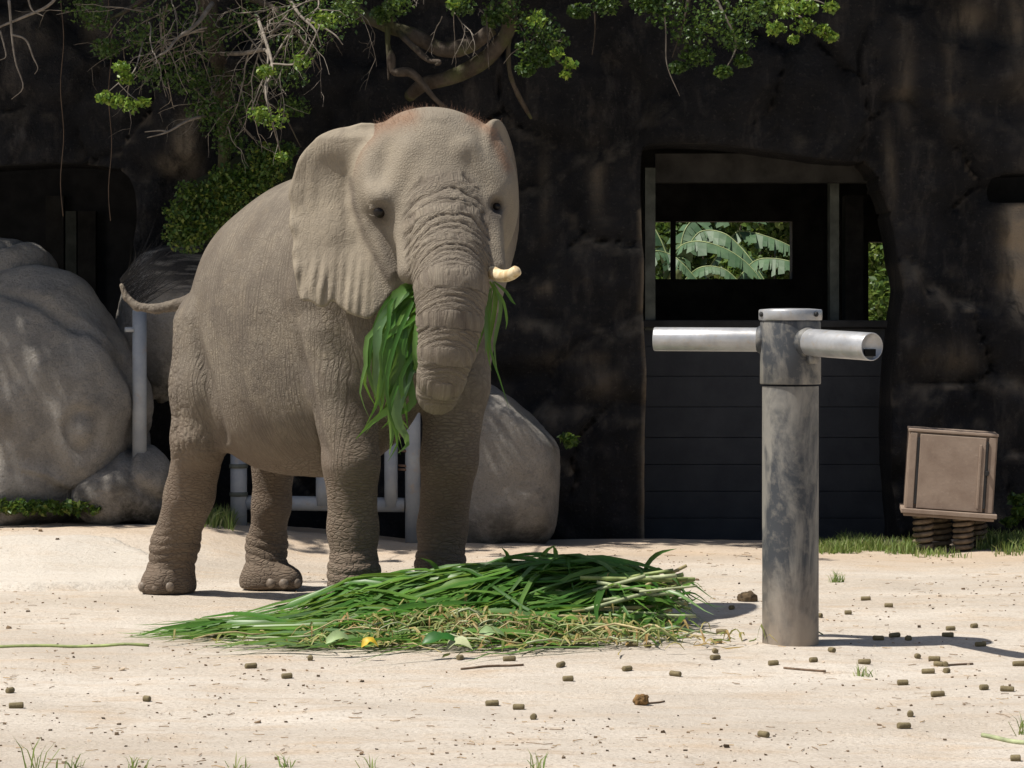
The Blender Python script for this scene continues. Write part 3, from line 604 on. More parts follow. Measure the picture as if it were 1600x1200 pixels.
# crown of the wall: a rough top that runs back over the shelter
tv_ = np.arange(nu) * nv + nv - 1; ct = []
for s_, (dy, dz) in enumerate(((0.25, 0.18), (1.0, 0.32), (2.6, 0.38), (4.6, 0.2))):
    ct.append(Wv[tv_] + np.stack([0 * us, dy + 0.05 * vnoise(q3[tv_] * 3, 70 + s_), dz + 0.12 * vnoise(q3[tv_] * 2, 80 + s_)], 1))
prev = tv_; b0 = len(Wv)
for c_ in ct:
    cur = np.arange(b0, b0 + nu); Wf = np.concatenate([Wf, np.stack([prev[:-1], prev[1:], cur[1:], cur[:-1]], 1)]); prev = cur; b0 += nu
Wv = np.concatenate([Wv] + ct); wtan = np.concatenate([wtan, np.zeros(4 * nu)])
t = NT('black_stained_rock'); p = t.pos(); ps = t.pos(sc=(1, 1, 0.22))
n1 = t.noise(p, 2.2, 6, 0.62); n2 = t.noise(ps, 7, 6, 0.65); n3 = t.noise(p, 45, 4, 0.7)
c = t.mix(t.rng(n1, 0.35, 0.7), (0.0075, 0.0078, 0.0095), (0.024, 0.0235, 0.026))
c = t.mix(t.rng(n2, 0.54, 0.76, 0, 0.6), c, (0.105, 0.092, 0.082))
c = t.mix(t.rng(n3, 0.58, 0.72, 0, 0.4), c, (0.12, 0.11, 0.10)); c = t.mix(t.rng(t.noise(p, 14, 6, 0.72), 0.56, 0.66, 0, 0.5), c, (0.006, 0.006, 0.008))
c = t.mix(t.op('MULTIPLY', t.op('MULTIPLY', t.attr('tan'), 1.35), t.rng(t.noise(ps, 9, 5), 0.3, 0.55)), c, (0.36, 0.29, 0.21))
t.set(Base_Color=c, Roughness=0.85).bump(t.op('ADD', t.noise(p, 16, 8, 0.75), t.op('MULTIPLY', n3, 0.4)), 1.0, 0.05)
rock_dark = t.m
w = mk('rock_wall', Wv, Wf, rock_dark, origin=(0, WY, -0.75), attrs=dict(tan=wtan))
tag(w, 'tall artificial rock wall, stained black, with openings into the shelter', 'rock wall')

# ------------------------------------------------------------------ shelter behind the wall
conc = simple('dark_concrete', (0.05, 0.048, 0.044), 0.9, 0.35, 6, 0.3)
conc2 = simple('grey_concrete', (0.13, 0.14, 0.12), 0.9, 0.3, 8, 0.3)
near_black = simple('near_black_steel', (0.030, 0.030, 0.031), 0.7, 0.3, 8)  # even near-black tone for den walls, fittings and slots
sh = empty('elephant_shelter', (1.2, 19.5, -0.3), 'dark concrete elephant shelter seen through the openings in the rock wall', 'shelter')
BY = 20.9
def bxp(px): return (px - 800) * BY / FPX
def bzp(py): return CAMH - (py - HOR) * BY / FPX
def wallpiece(px0, px1, py0, py1, y0=BY, y1=BY + 0.2, m=conc, name='wall_panel'):
    V_, F_ = bbox_((px0 - 800) * y0 / FPX, (px1 - 800) * y0 / FPX, y0, y1, CAMH - (py1 - HOR) * y0 / FPX, CAMH - (py0 - HOR) * y0 / FPX); return part(name, V_, F_, m, sh, False)
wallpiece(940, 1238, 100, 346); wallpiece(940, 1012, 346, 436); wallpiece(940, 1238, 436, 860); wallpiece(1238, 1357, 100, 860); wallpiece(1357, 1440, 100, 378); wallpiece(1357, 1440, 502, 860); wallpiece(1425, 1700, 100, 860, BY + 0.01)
wallpiece(1048, 1056, 346, 436, BY - 0.06, BY + 0.0, near_black, 'mullion')
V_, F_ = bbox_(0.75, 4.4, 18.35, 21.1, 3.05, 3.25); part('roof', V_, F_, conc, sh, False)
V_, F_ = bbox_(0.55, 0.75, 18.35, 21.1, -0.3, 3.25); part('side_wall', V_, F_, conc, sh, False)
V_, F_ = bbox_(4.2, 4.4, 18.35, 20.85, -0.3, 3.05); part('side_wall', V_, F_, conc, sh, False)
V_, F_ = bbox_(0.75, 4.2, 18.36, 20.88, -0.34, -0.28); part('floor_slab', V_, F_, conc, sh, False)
wallpiece(1008, 1024, 262, 516, 18.05, 18.30, conc2, 'door_jamb')
wallpiece(1024, 1392, 240, 285, 18.20, 18.34, conc, 'lintel')
wallpiece(1297, 1311, 285, 505, 18.40, 18.55, conc2, 'post'); wallpiece(1321, 1349, 305, 505, 19.3, 19.5, conc, 'post')
# left cave: a closed room with one paler panel in its back wall
cv = empty('cave_den', (-3.4, 19.0, -0.3), 'pitch dark den behind the big boulders with a pale inner door panel', 'den')
V_, F_ = bbox_(-4.6, -2.2, 19.4, 19.6, -0.3, 3.2); part('back_wall', V_, F_, near_black, cv, False)
V_, F_ = bbox_(-4.8, -4.6, 18.2, 19.6, -0.3, 3.2); part('side_wall', V_, F_, near_black, cv, False)
V_, F_ = bbox_(-2.2, -2.0, 18.2, 19.6, -0.3, 3.2); part('side_wall', V_, F_, near_black, cv, False)
V_, F_ = bbox_(-4.8, -2.0, 18.2, 19.6, 3.2, 3.4); part('roof', V_, F_, near_black, cv, False)
for a, b, c_ in ((72, 100, 306), (103, 120, 330), (122, 150, 330)):
    V_, F_ = bbox_((a - 800) * 19.35 / FPX, (b - 800) * 19.35 / FPX, 19.33, 19.398, -0.2, CAMH - (c_ - HOR) * 19.35 / FPX); part('door_panel', V_, F_, conc if a != 103 else conc2, cv, False)
sl = empty('slot_room', (3.6, 18.6, 1.8), 'unlit recess behind the narrow slot high in the rock wall', 'recess')
V_, F_ = bbox_(3.0, 4.4, 18.31, 18.34, 1.7, 2.9); part('back_wall', V_, F_, near_black, sl, False)

# ------------------------------------------------------------------ plank gate that closes the lower doorway
gt = empty('sliding_gate', (wx(1198) * 1.02, 18.1, -0.3), 'wide black gate of horizontal steel boards filling the doorway under the shelter window', 'gate')
t = NT('blackened_gate'); p = t.pos(); n = t.noise(p, 4, 6, 0.6)
t.set(Base_Color=t.mix(t.rng(n, 0.35, 0.7), (0.026, 0.028, 0.033), (0.045, 0.047, 0.052)), Roughness=0.65).bump(t.noise(p, 30, 4), 0.3, 0.01); gate_m = t.m
rows = [513, 541, 588, 636, 684, 726, 768, 810, 852, 894]
for y0, y1 in zip(rows[:-1], rows[1:]):
    z1 = CAMH - (y0 - HOR) * 18.06 / FPX - 0.001; z0 = CAMH - (y1 - HOR) * 18.06 / FPX + 0.002
    V_, F_ = bevel_box(((995 + 1400) / 2 * 18.06 / FPX - 800 * 18.06 / FPX, 18.10 + 0.004 * (y0 % 3), (z0 + z1) / 2), (405 * 18.06 / FPX, 0.05, z1 - z0), 0.003); part('board', V_, F_, gate_m, gt, False)
V_, F_ = bevel_box((wx(1198) * 1.02, 18.07, CAMH - (506 - HOR) * 18.05 / FPX), (1.74, 0.12, 0.05), 0.008); part('top_rail', V_, F_, near_black, gt, False)

# ------------------------------------------------------------------ boulders
t = NT('grey_boulder'); p = t.pos(); n1 = t.noise(p, 1.7, 6, 0.62); n2 = t.noise(p, 5, 7, 0.68); n3 = t.noise(p, 38, 5, 0.7)
c = t.mix(t.rng(n1, 0.3, 0.7), (0.285, 0.262, 0.232), (0.405, 0.376, 0.338))
c = t.mix(t.rng(n2, 0.48, 0.68, 0, 0.75), c, (0.17, 0.162, 0.155)); c = t.mix(t.rng(n3, 0.55, 0.75, 0, 0.45), c, (0.16, 0.148, 0.135))
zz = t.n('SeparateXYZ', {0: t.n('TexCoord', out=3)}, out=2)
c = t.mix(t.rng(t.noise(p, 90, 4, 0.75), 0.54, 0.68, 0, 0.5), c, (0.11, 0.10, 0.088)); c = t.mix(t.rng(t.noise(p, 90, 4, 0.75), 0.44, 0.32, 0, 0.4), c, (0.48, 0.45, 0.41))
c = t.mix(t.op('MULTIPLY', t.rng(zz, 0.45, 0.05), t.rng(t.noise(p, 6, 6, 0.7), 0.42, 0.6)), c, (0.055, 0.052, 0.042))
c = t.mix(t.op('MULTIPLY', t.attr('blk'), t.rng(t.noise(t.n('Mapping', {'Vector': p, 'Rotation': (0, 0.55, 0), 'Scale': (2.0, 4, 15)}), 2.2, 5, 0.6), 0.34, 0.52)), c, (0.035, 0.033, 0.034))
t.set(Base_Color=c, Roughness=0.9).bump(t.op('ADD', t.noise(p, 10, 9, 0.76), t.op('MULTIPLY', n3, 0.4)), 1.0, 0.06); rock_m = t.m
def boulder(label, parts, h=0.03, name='boulder', seed=0, blk=None, k=0.035, amp=0.035, cuts=9, tight=(0.74, 0.95)):
    gq = np.random.default_rng(seed + 500); C0 = np.array([c_ for c_, r_ in parts]); R0_ = np.array([r_ for c_, r_ in parts]); lo_, hi_ = (C0 - R0_).min(0), (C0 + R0_).max(0); cc_ = (lo_ + hi_) / 2; ee_ = (hi_ - lo_) / 2
    PL = gq.normal(size=(cuts, 3)); PL[:, 1] = -np.abs(PL[:, 1]); PL /= np.linalg.norm(PL, axis=1)[:, None]; PH = np.linalg.norm(PL * ee_, axis=1) * gq.uniform(*tight, cuts)
    def f(p):
        d = None
        for c_, r_ in parts:
            q = p + 0.0; e = ell(q, c_, r_); d = e if d is None else smin(d, e, k)
        for n_, h_ in zip(PL, PH): d = smax(d, (p - cc_) @ n_ - h_, 0.07)
        return d
    C = np.array([c_ for c_, r_ in parts]); R = np.array([r_ for c_, r_ in parts])
    V_, F_ = surface_nets(f, (C - R).min(0) - 0.15, (C + R).max(0) + 0.15, h, 5)
    ctr = C.mean(0); nn = V_ - ctr; nn /= np.linalg.norm(nn, axis=1)[:, None]
    V_ = V_ + nn * (amp * 2 * fbm(V_ * 2.1 + seed, 5, 90 + seed) - 0.05 * np.exp(-(vnoise(V_ * 1.5 + seed, 95 + seed) / 0.045) ** 2) + 0.012 * fbm(V_ * 9, 3, 99))[:, None]
    o = mk(name, V_, F_, rock_m, attrs=dict(blk=blk(V_) if blk else np.zeros(len(V_)))); return tag(o, label, 'boulder', 'boulders along the rock wall')
def E(px, py, d, rx, ry, rz): s_ = d / FPX; return (P(px, py, d), (rx * s_, ry, rz * s_))
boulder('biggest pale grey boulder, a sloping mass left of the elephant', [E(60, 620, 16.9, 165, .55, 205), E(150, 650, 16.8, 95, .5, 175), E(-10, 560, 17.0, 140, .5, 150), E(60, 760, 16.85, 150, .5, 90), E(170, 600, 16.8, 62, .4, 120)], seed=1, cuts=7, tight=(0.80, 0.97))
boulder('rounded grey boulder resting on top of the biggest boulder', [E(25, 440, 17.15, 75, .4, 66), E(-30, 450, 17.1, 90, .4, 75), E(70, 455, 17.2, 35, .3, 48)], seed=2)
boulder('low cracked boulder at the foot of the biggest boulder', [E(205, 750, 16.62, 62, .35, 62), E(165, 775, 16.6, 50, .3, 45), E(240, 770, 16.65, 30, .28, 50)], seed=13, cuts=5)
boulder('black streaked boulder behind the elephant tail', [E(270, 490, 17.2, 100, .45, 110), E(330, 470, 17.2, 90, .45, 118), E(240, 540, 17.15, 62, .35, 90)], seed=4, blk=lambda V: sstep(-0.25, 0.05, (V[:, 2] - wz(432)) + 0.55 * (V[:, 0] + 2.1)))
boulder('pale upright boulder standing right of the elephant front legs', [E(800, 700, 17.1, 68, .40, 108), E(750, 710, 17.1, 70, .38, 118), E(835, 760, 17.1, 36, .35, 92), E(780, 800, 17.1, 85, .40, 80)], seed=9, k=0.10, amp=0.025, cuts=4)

# ------------------------------------------------------------------ pipe barrier between the boulders
t = NT('pale_blue_pipe'); p = t.pos(); n = t.noise(p, 7, 5, 0.6)
c = t.mix(t.rng(n, 0.35, 0.65), (0.23, 0.25, 0.28), (0.33, 0.345, 0.36)); c = t.mix(t.rng(t.noise(p, 12, 6, 0.7), 0.55, 0.72, 0, 0.7), c, (0.33, 0.27, 0.21))
t.set(Base_Color=c, Roughness=0.5).bump(n, 0.2, 0.01); pipe_m = t.m
def pipe(pts, r, m=pipe_m, n=20): return tube(np.array(pts), r, n)
pb_ = empty('pipe_barrier', P(540, 830, 16.9) * (1, 1, 0) + (0, 0, -0.25), 'pale blue steel pipe barrier behind the elephant legs', 'barrier')
def up(px, y0, y1, d): return [P(px, y0, d), P(px, (y0 + y1) / 2, d), P(px, y1, d)]
for px, y0, y1, r, nm_ in ((645, 560, 850, .048, 'post'), (611, 676, 792, .042, 'upright'), (505, 730, 790, .046, 'upright'), (373, 690, 830, .052, 'post')):
    V_, F_ = pipe(up(px, y0, y1, 16.85), r); o = part(nm_, V_, F_, pipe_m, pb_)
V_, F_ = pipe([P(378, 785, 16.87), P(500, 787, 16.87), P(632, 789, 16.87)], .046); part('rail', V_, F_, pipe_m, pb_)
for yy in (728, 772):
    V_, F_ = lathe(P(373, yy, 16.85), [(.052, -.014), (.058, -.012), (.058, .012), (.052, .014)]); part('clamp_band', V_, F_, conc2, pb_)
for yy in (704, 727, 733):
    V_, F_ = tube([P(622, yy, 16.86), P(634, yy + 1, 16.83), P(646, yy, 16.83)], .008, 8); part('chain_bolt', V_, F_, simple('rusty_iron', (0.16, 0.10, 0.07), 0.7), pb_)
V_, F_ = pipe(up(218, 484, 730, 16.55), .044); o = mk('steel_post', V_, F_, pipe_m); tag(o, 'pale blue steel post behind the elephant tail', 'post')
V_, F_ = tube([P(196, 515, 16.5), P(205, 515, 16.52), P(214, 515, 16.54)], .016, 10); part('stub_pipe', V_, F_, pipe_m, o)

# ------------------------------------------------------------------ feeder post
PD = 11.70
t = NT('weathered_pipe'); p = t.pos(); ps = t.pos(sc=(1, 1, 0.35)); n = t.noise(ps, 6, 6, 0.62, 0.6); n2 = t.noise(p, 26, 5, 0.65)
c = t.mix(t.rng(n, 0.44, 0.58), (0.055, 0.060, 0.068), (0.225, 0.215, 0.195)); c = t.mix(t.rng(n2, 0.5, 0.72, 0, 0.5), c, (0.26, 0.24, 0.205))
zz = t.n('SeparateXYZ', {0: t.n('TexCoord', out=3)}, out=2)
c = t.mix(t.op('MULTIPLY', t.rng(zz, 0.38, 0.0), t.rng(t.noise(p, 10, 5), 0.25, 0.55, 0.3, 0.9)), c, (0.33, 0.27, 0.21))
t.set(Base_Color=c, Roughness=t.rng(n2, 0.3, 0.7, 0.42, 0.7), Metallic=0.15).bump(n2, 0.25, 0.008); post_m = t.m
t = NT('galvanised_arm'); p = t.pos(); n = t.noise(p, 12, 5, 0.6); n2 = t.noise(p, 45, 4, 0.6)
c = t.mix(t.rng(n, 0.35, 0.7), (0.31, 0.315, 0.325), (0.46, 0.465, 0.475)); c = t.mix(t.rng(n2, 0.55, 0.7, 0, 0.4), c, (0.38, 0.31, 0.22))
t.set(Base_Color=c, Roughness=0.4, Metallic=0.45).bump(n2, 0.12, 0.005); arm_m = t.m
pc = (1235 - 800) / FPX * PD
fp = empty('feeder_post', (pc, PD, 0.0), 'thick grey pipe feeder post with two side arms standing on the sand', 'feeder post')
zc = lambda y: CAMH - (y - HOR) * PD / FPX
R0 = 44 * PD / FPX
V_, F_ = lathe((pc, PD, 0), [(R0 * 1.0, -0.12), (R0 * 1.0, 0.3), (R0 * 1.0, 0.7), (R0, zc(603))], 56); part('pole', V_, F_, post_m, fp)
R1 = 47.5 * PD / FPX
V_, F_ = lathe((pc, PD, 0), [(R0 * 0.98, zc(599.5)), (R1 - .003, zc(600)), (R1, zc(598.5)), (R1, zc(550)), (R1 * .995, zc(505)), (R1 * 0.96, zc(499)), (R0 * .6, zc(498.9))], 56); col_ = part('collar', V_, F_, post_m, fp)
R2 = 49.5 * PD / FPX
V_, F_ = lathe((pc, PD, 0), [(R2 - .004, zc(500.5)), (R2, zc(499)), (R2, zc(485.5)), (R2 - .004, zc(483.5)), (R2 * .6, zc(482)), (0.001, zc(481.6))], 56); cap = part('cap', V_, F_, arm_m, fp)
for a in (-1.2, 0.8):
    V_, F_ = lathe((pc + math.sin(a) * R2, PD - math.cos(a) * R2, zc(491)), [(0.011, -0.004), (0.011, 0.008), (0.005, 0.012), (0.001, 0.012)], 12, axis=(math.sin(a), -math.cos(a), 0)); part('bolt', V_, F_, near_black, cap)
def arm(ax, L, r, z, slot):
    ax = np.array(ax, float); ax /= np.linalg.norm(ax); c_ = np.array([pc, PD, z])
    V_, F_ = lathe(c_, [(r, R1 * 0.55), (r, L * 0.5), (r, L - .004), (r * 0.97, L), (r * 0.93, L), (r * 0.93, L - 0.014), (0.001, L - 0.013)], 44, axis=ax); a_ = part('arm', V_, F_, arm_m, fp)
    V_, F_ = lathe(c_, [(r, R1 * 0.80), (r + .010, R1 * 0.86), (r + .008, R1 * 1.02), (r, R1 * 1.10)], 44, axis=ax); part('weld_ring', V_, F_, post_m, a_)
    if slot:
        sd = np.cross(ax, (0, 0, 1)); sd /= np.linalg.norm(sd); upv = np.cross(sd, ax)
        V_, F_ = box(c_ + ax * (L - 0.008) - upv * r * 0.42 + sd * r * 0.12, (r * 0.95, 0.014, r * 0.50), np.stack([sd, ax, upv], 1)); part('slot', V_, F_, NT('slot_shade_black').set(Base_Color=(0.004, 0.004, 0.004), Roughness=1.0).m, a_, False)  # solid block coloured black to paint the dark inside of a slot
        V_, F_ = lathe(c_ + ax * 0.16 - upv * (r + .012), [(0.001, -.02), (.02, -.02), (.02, .02), (.001, .02)], 14, axis=sd); part('lug', V_, F_, post_m, a_)
arm((-0.975, 0.22, 0.004), 0.60, 0.0525, zc(531), False)
arm((0.52, -0.85, -0.035), 0.56, 0.0590, zc(533), True)

# ------------------------------------------------------------------ tilted box on coil springs
BD = 16.45
t = NT('dusty_brown_box'); p = t.pos(); n = t.noise(p, 5, 6, 0.65); n2 = t.noise(p, 40, 4, 0.7)
c = t.mix(t.rng(n, 0.35, 0.7), (0.21, 0.155, 0.120), (0.30, 0.235, 0.185)); c = t.mix(t.rng(n2, 0.62, 0.75, 0, 0.4), c, (0.40, 0.34, 0.28))
t.set(Base_Color=c, Roughness=0.75).bump(n2, 0.25, 0.006); box_m = t.m
ta = math.radians(3.6); TL = np.array([[math.cos(ta), 0, math.sin(ta)], [0, 1, 0], [-math.sin(ta), 0, math.cos(ta)]])
yw_ = math.radians(-7); TL = np.array([[math.cos(yw_), -math.sin(yw_), 0], [math.sin(yw_), math.cos(yw_), 0], [0, 0, 1]]) @ TL
bs = BD / FPX; bc = P(1486, 742, BD); bx = empty('spring_box', (bc[0], BD + 0.2, 0.0), 'tilted brown steel box mounted on rusty coil springs by the rock wall', 'box')
def lb(x, y, z, sx, sy, sz, b=0.004):          # a piece in the box's own frame (pixels at its distance, y in metres)
    return bevel_box(bc + TL @ np.array([x * bs, y, z * bs]), (sx * bs, sy, sz * bs), b, TL)
V_, F_ = lb(0, 0.21, 3, 137, 0.40, 122, 0.006); bd_ = part('body', V_, F_, box_m, bx, False)
V_, F_ = lb(0, -0.002, 3, 102, 0.03, 116, 0.004); part('front_panel', V_, F_, box_m, bx, False)
V_, F_ = lb(-61, 0.002, 3, 11, 0.022, 118, 0.003); part('frame_strip', V_, F_, box_m, bx, False)
V_, F_ = lb(61, 0.002, 3, 11, 0.022, 118, 0.003); part('frame_strip', V_, F_, box_m, bx, False)
V_, F_ = lb(43, -0.018, 0, 4, 0.012, 100, 0.003); part('rib', V_, F_, box_m, bx, False)
V_, F_ = lb(0, 0.18, -60, 148, 0.48, 7, 0.004); part('base_plate', V_, F_, box_m, bx, False)
V_, F_ = lb(0, 0.18, -66, 140, 0.44, 4, 0.003); part('under_plate', V_, F_, box_m, bx, False)
V_, F_ = lb(0, 0.2, 66, 139, 0.42, 4, 0.003); part('lid', V_, F_, box_m, bx, False)
for sx in (-53, 53):
    V_, F_ = lb(sx, -0.012, 3, 3.5, 0.01, 104, 0.001); part('slot', V_, F_, near_black, bx, False)  # thin solid strips; the shade inside open slots is their near-black colour
V_, F_ = lb(55, -0.02, 6, 5, 0.02, 8, 0.003); part('latch', V_, F_, near_black, bx, False)
spring_m = simple('rusty_spring', (0.22, 0.165, 0.115), 0.7, 0.4, 20, 0.4)
for sx, sy in ((-38, 0.07), (24, 0.07), (-8, 0.33), (48, 0.33)):
    top = bc + TL @ np.array([sx * bs, sy, -67 * bs]); a = np.linspace(0, 2 * np.pi * 6, 150)
    h_ = top[2] + 0.01 - 0.0; z_ = np.linspace(0.0, h_, 150); rr_ = 13.5 * bs
    V_, F_ = tube(np.stack([top[0] + rr_ * np.cos(a), top[1] + rr_ * np.sin(a), z_], 1), 0.0145, 7); part('spring', V_, F_, spring_m, bx)

# ------------------------------------------------------------------ trees over the wall
t = NT('mossy_bark'); p = t.pos(); n = t.noise(p, 9, 6, 0.65); n2 = t.noise(t.pos(sc=(1, 1, 0.3)), 40, 4)
c = t.mix(t.rng(n, 0.35, 0.65), (0.040, 0.030, 0.022), (0.090, 0.072, 0.056)); c = t.mix(t.rng(t.noise(p, 4, 5), 0.5, 0.65, 0, 0.7), c, (0.075, 0.085, 0.028))
t.set(Base_Color=c, Roughness=0.9).bump(t.op('ADD', n2, n), 0.7, 0.02); bark = t.m
twig_m = simple('pale_twig', (0.26, 0.225, 0.185), 0.8, 0.3, 20)
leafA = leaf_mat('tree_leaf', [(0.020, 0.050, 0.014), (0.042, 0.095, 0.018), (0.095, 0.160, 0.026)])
leafB = leaf_mat('sunlit_leaf', [(0.07, 0.15, 0.02), (0.15, 0.26, 0.03), (0.27, 0.34, 0.04)])  # brighter leaf copy: sunlight on the sprays is put into the colour
def limb(path, r, d=None, n=26, sides=9, rough=0.12, seed=0):
    pts = spline([P(*q) for q in path], n); return tube(pts, np.interp(np.linspace(0, 1, n), np.linspace(0, 1, len(r)), r), sides, True, rough, seed)
def twigs(starts, n, seed, L=0.55, r0=0.006, drift=(-0.5, 0, -0.35)):
    g_ = np.random.default_rng(seed); out = []; tips = []
    for i in range(n):
        s_ = np.array(starts[g_.integers(len(starts))]) + g_.normal(size=3) * 0.05; d_ = np.array(drift) + g_.normal(size=3) * 0.55; d_ /= np.linalg.norm(d_)
        def walk(s_, d_, L_, r_, depth):
            K = 9; pts = [s_]; 
            for k in range(K - 1):
                d_ = d_ + g_.normal(size=3) * 0.17 + np.array([0, 0, -0.05]); d_ /= np.linalg.norm(d_); pts.append(pts[-1] + d_ * L_ / K)
            out.append(tube(np.array(pts), np.linspace(r_, r_ * 0.35, K), 5, False)); tips.append(pts[-1])
            if depth:
                for k in (3, 5, 7):
                    if g_.random() < 0.75: walk(pts[k], d_ + g_.normal(size=3) * 0.7, L_ * 0.5, r_ * 0.6, depth - 1)
        walk(s_, d_, L * (0.6 + 0.8 * g_.random()), r0 * (0.6 + 0.7 * g_.random()), 2)
    return out, tips
def crown(parent, cl, n, size, seed, m=leafA, name='crown'):
    C = np.array([P(a, b, d) for a, b, r_, d in cl]); S = np.array([1.25 * r_ * d / FPX for a, b, r_, d in cl])
    V_, F_, rn = leaf_cloud(C, S, n, size, seed); o = part(name, V_, F_, m, parent, False, dict(rnd=rn))
    if name != 'crown': o['kind'] = 'stuff'
    return o
def canopy(parent, x0, x1, y0, y1, z0, z1, n, size, seed, nc=70):
    g_ = np.random.default_rng(seed); C = np.stack([g_.uniform(x0, x1, nc), g_.uniform(y0, y1, nc), g_.uniform(z0, z1, nc)], 1)
    V_, F_, rn = leaf_cloud(C, 0.55, n, size, seed + 1, 0.9); part('upper_crown', V_, F_, leafA, parent, False, dict(rnd=rn))
    return C
ta_ = empty('twiggy_tree', P(350, 250, 17.15), 'tree with bare pale twigs and sparse leaves hanging over the den', 'tree', 'trees over the rock wall')
V_, F_ = limb([(352, 262, 17.15), (350, 180, 17.0), (344, 110, 16.9), (326, 20, 16.8), (318, -120, 16.7), (300, -330, 16.6), (290, -480, 16.5)], [.05, .045, .05, .06, .075, .07, .05], n=40); part('trunk', V_, F_, bark, ta_)
LA = [([(332, 5, 16.5), (307, 38, 16.3), (277, 60, 16.2), (259, 81, 16.1), (225, 98, 16.0)], [.016, .013, .010, .007, .003]), ([(346, 84, 16.8), (380, 83, 16.5), (416, 79, 16.3), (418, 104, 16.2)], [.014, .015, .012, .004]),
      ([(352, 174, 16.9), (320, 181, 16.6), (292, 189, 16.4), (262, 206, 16.3), (230, 215, 16.2)], [.014, .012, .009, .006, .003]), ([(262, 206, 16.3), (250, 204, 16.3), (226, 206, 16.3)], [.006, .005, .003]),
      ([(440, -30, 16.4), (465, 19, 16.2), (491, 45, 16.1), (502, 72, 16.1)], [.014, .010, .007, .003]), ([(480, 30, 16.2), (520, 52, 16.1), (536, 70, 16.1)], [.008, .005, .003]),
      ([(-30, 60, 16.2), (0, 42, 16.2), (38, 26, 16.2), (80, 5, 16.2), (110, -40, 16.2)], [.004, .007, .009, .010, .012]), ([(14, 0, 16.1), (17, 36, 16.1), (20, 70, 16.1), (25, 100, 16.1), (36, 136, 16.1), (18, 155, 16.1)], [.009, .008, .006, .005, .004, .002]),
      ([(18, 54, 16.1), (40, 62, 16.1), (52, 90, 16.1), (59, 106, 16.1), (54, 116, 16.1)], [.007, .006, .005, .003, .002]), ([(42, -10, 16.1), (50, 15, 16.1), (68, 25, 16.1)], [.008, .005, .003]), ([(0, 48, 16.1), (6, 70, 16.1), (9, 88, 16.1), (0, 94, 16.1)], [.006, .005, .004, .002]),
      ([(318, -60, 16.6), (380, -10, 16.5), (430, 15, 16.4), (470, 60, 16.3), (500, 110, 16.3)], [.035, .03, .02, .012, .004]), ([(318, -60, 16.6), (250, -20, 16.4), (200, 15, 16.3), (150, 40, 16.2)], [.035, .022, .014, .005]),
      ([(345, 100, 16.9), (400, 150, 16.7), (440, 175, 16.6), (470, 230, 16.6)], [.03, .016, .008, .002]), ([(300, -330, 16.6), (150, -300, 16.3), (30, -150, 16.2), (14, 0, 16.1)], [.04, .03, .018, .009])]
for i, (pa, r_) in enumerate(LA):
    V_, F_ = limb(pa, r_, n=22, sides=7, rough=0.1, seed=i); part('limb', V_, F_, bark if max(r_) > .025 else twig_m, ta_)
st_ = [P(330, 5, 16.6), P(300, 40, 16.3), P(420, 20, 16.4), P(380, 60, 16.5), P(450, 40, 16.3), P(260, 10, 16.3), P(500, 0, 16.3), P(350, 120, 16.8), P(400, 10, 16.3), P(230, 20, 16.2), P(345, 170, 16.8)]
tw_, tips = twigs(st_, 50, 11); V_, F_ = join(tw_); part('twigs', V_, F_, twig_m, ta_)['kind'] = 'stuff'
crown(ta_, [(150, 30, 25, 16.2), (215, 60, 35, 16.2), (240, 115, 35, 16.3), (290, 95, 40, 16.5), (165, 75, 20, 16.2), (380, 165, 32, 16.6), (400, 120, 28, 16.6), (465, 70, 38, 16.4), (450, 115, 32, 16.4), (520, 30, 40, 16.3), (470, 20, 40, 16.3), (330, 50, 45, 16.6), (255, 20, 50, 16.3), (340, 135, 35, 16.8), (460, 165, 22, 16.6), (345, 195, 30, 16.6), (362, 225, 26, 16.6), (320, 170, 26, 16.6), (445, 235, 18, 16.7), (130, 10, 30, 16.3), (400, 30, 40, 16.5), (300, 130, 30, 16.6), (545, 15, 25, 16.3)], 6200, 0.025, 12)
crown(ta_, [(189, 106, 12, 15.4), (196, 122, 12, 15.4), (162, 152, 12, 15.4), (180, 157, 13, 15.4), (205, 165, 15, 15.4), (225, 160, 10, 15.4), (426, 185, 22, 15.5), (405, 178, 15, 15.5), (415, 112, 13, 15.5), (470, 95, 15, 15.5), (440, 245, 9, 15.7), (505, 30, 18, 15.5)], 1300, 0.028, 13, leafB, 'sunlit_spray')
V_, F_ = join([limb([(225, 60, 16.3), (210, 110, 15.7), (185, 130, 15.4), (160, 152, 15.4)], [.006, .004, .003, .002]), limb([(185, 130, 15.4), (205, 150, 15.4), (226, 162, 15.4)], [.003, .003, .002]), limb([(400, 20, 16.4), (425, 100, 15.8), (415, 140, 15.5), (425, 190, 15.5), (440, 245, 15.7)], [.012, .008, .006, .004, .002]), limb([(425, 100, 15.8), (470, 95, 15.5), (505, 30, 15.5)], [.006, .005, .003])]); part('spray_twigs', V_, F_, twig_m, ta_)['kind'] = 'stuff'
CA = canopy(ta_, -7.0, -2.6, 15.85, 17.9, 4.6, 6.8, 21000, 0.11, 31, 80)

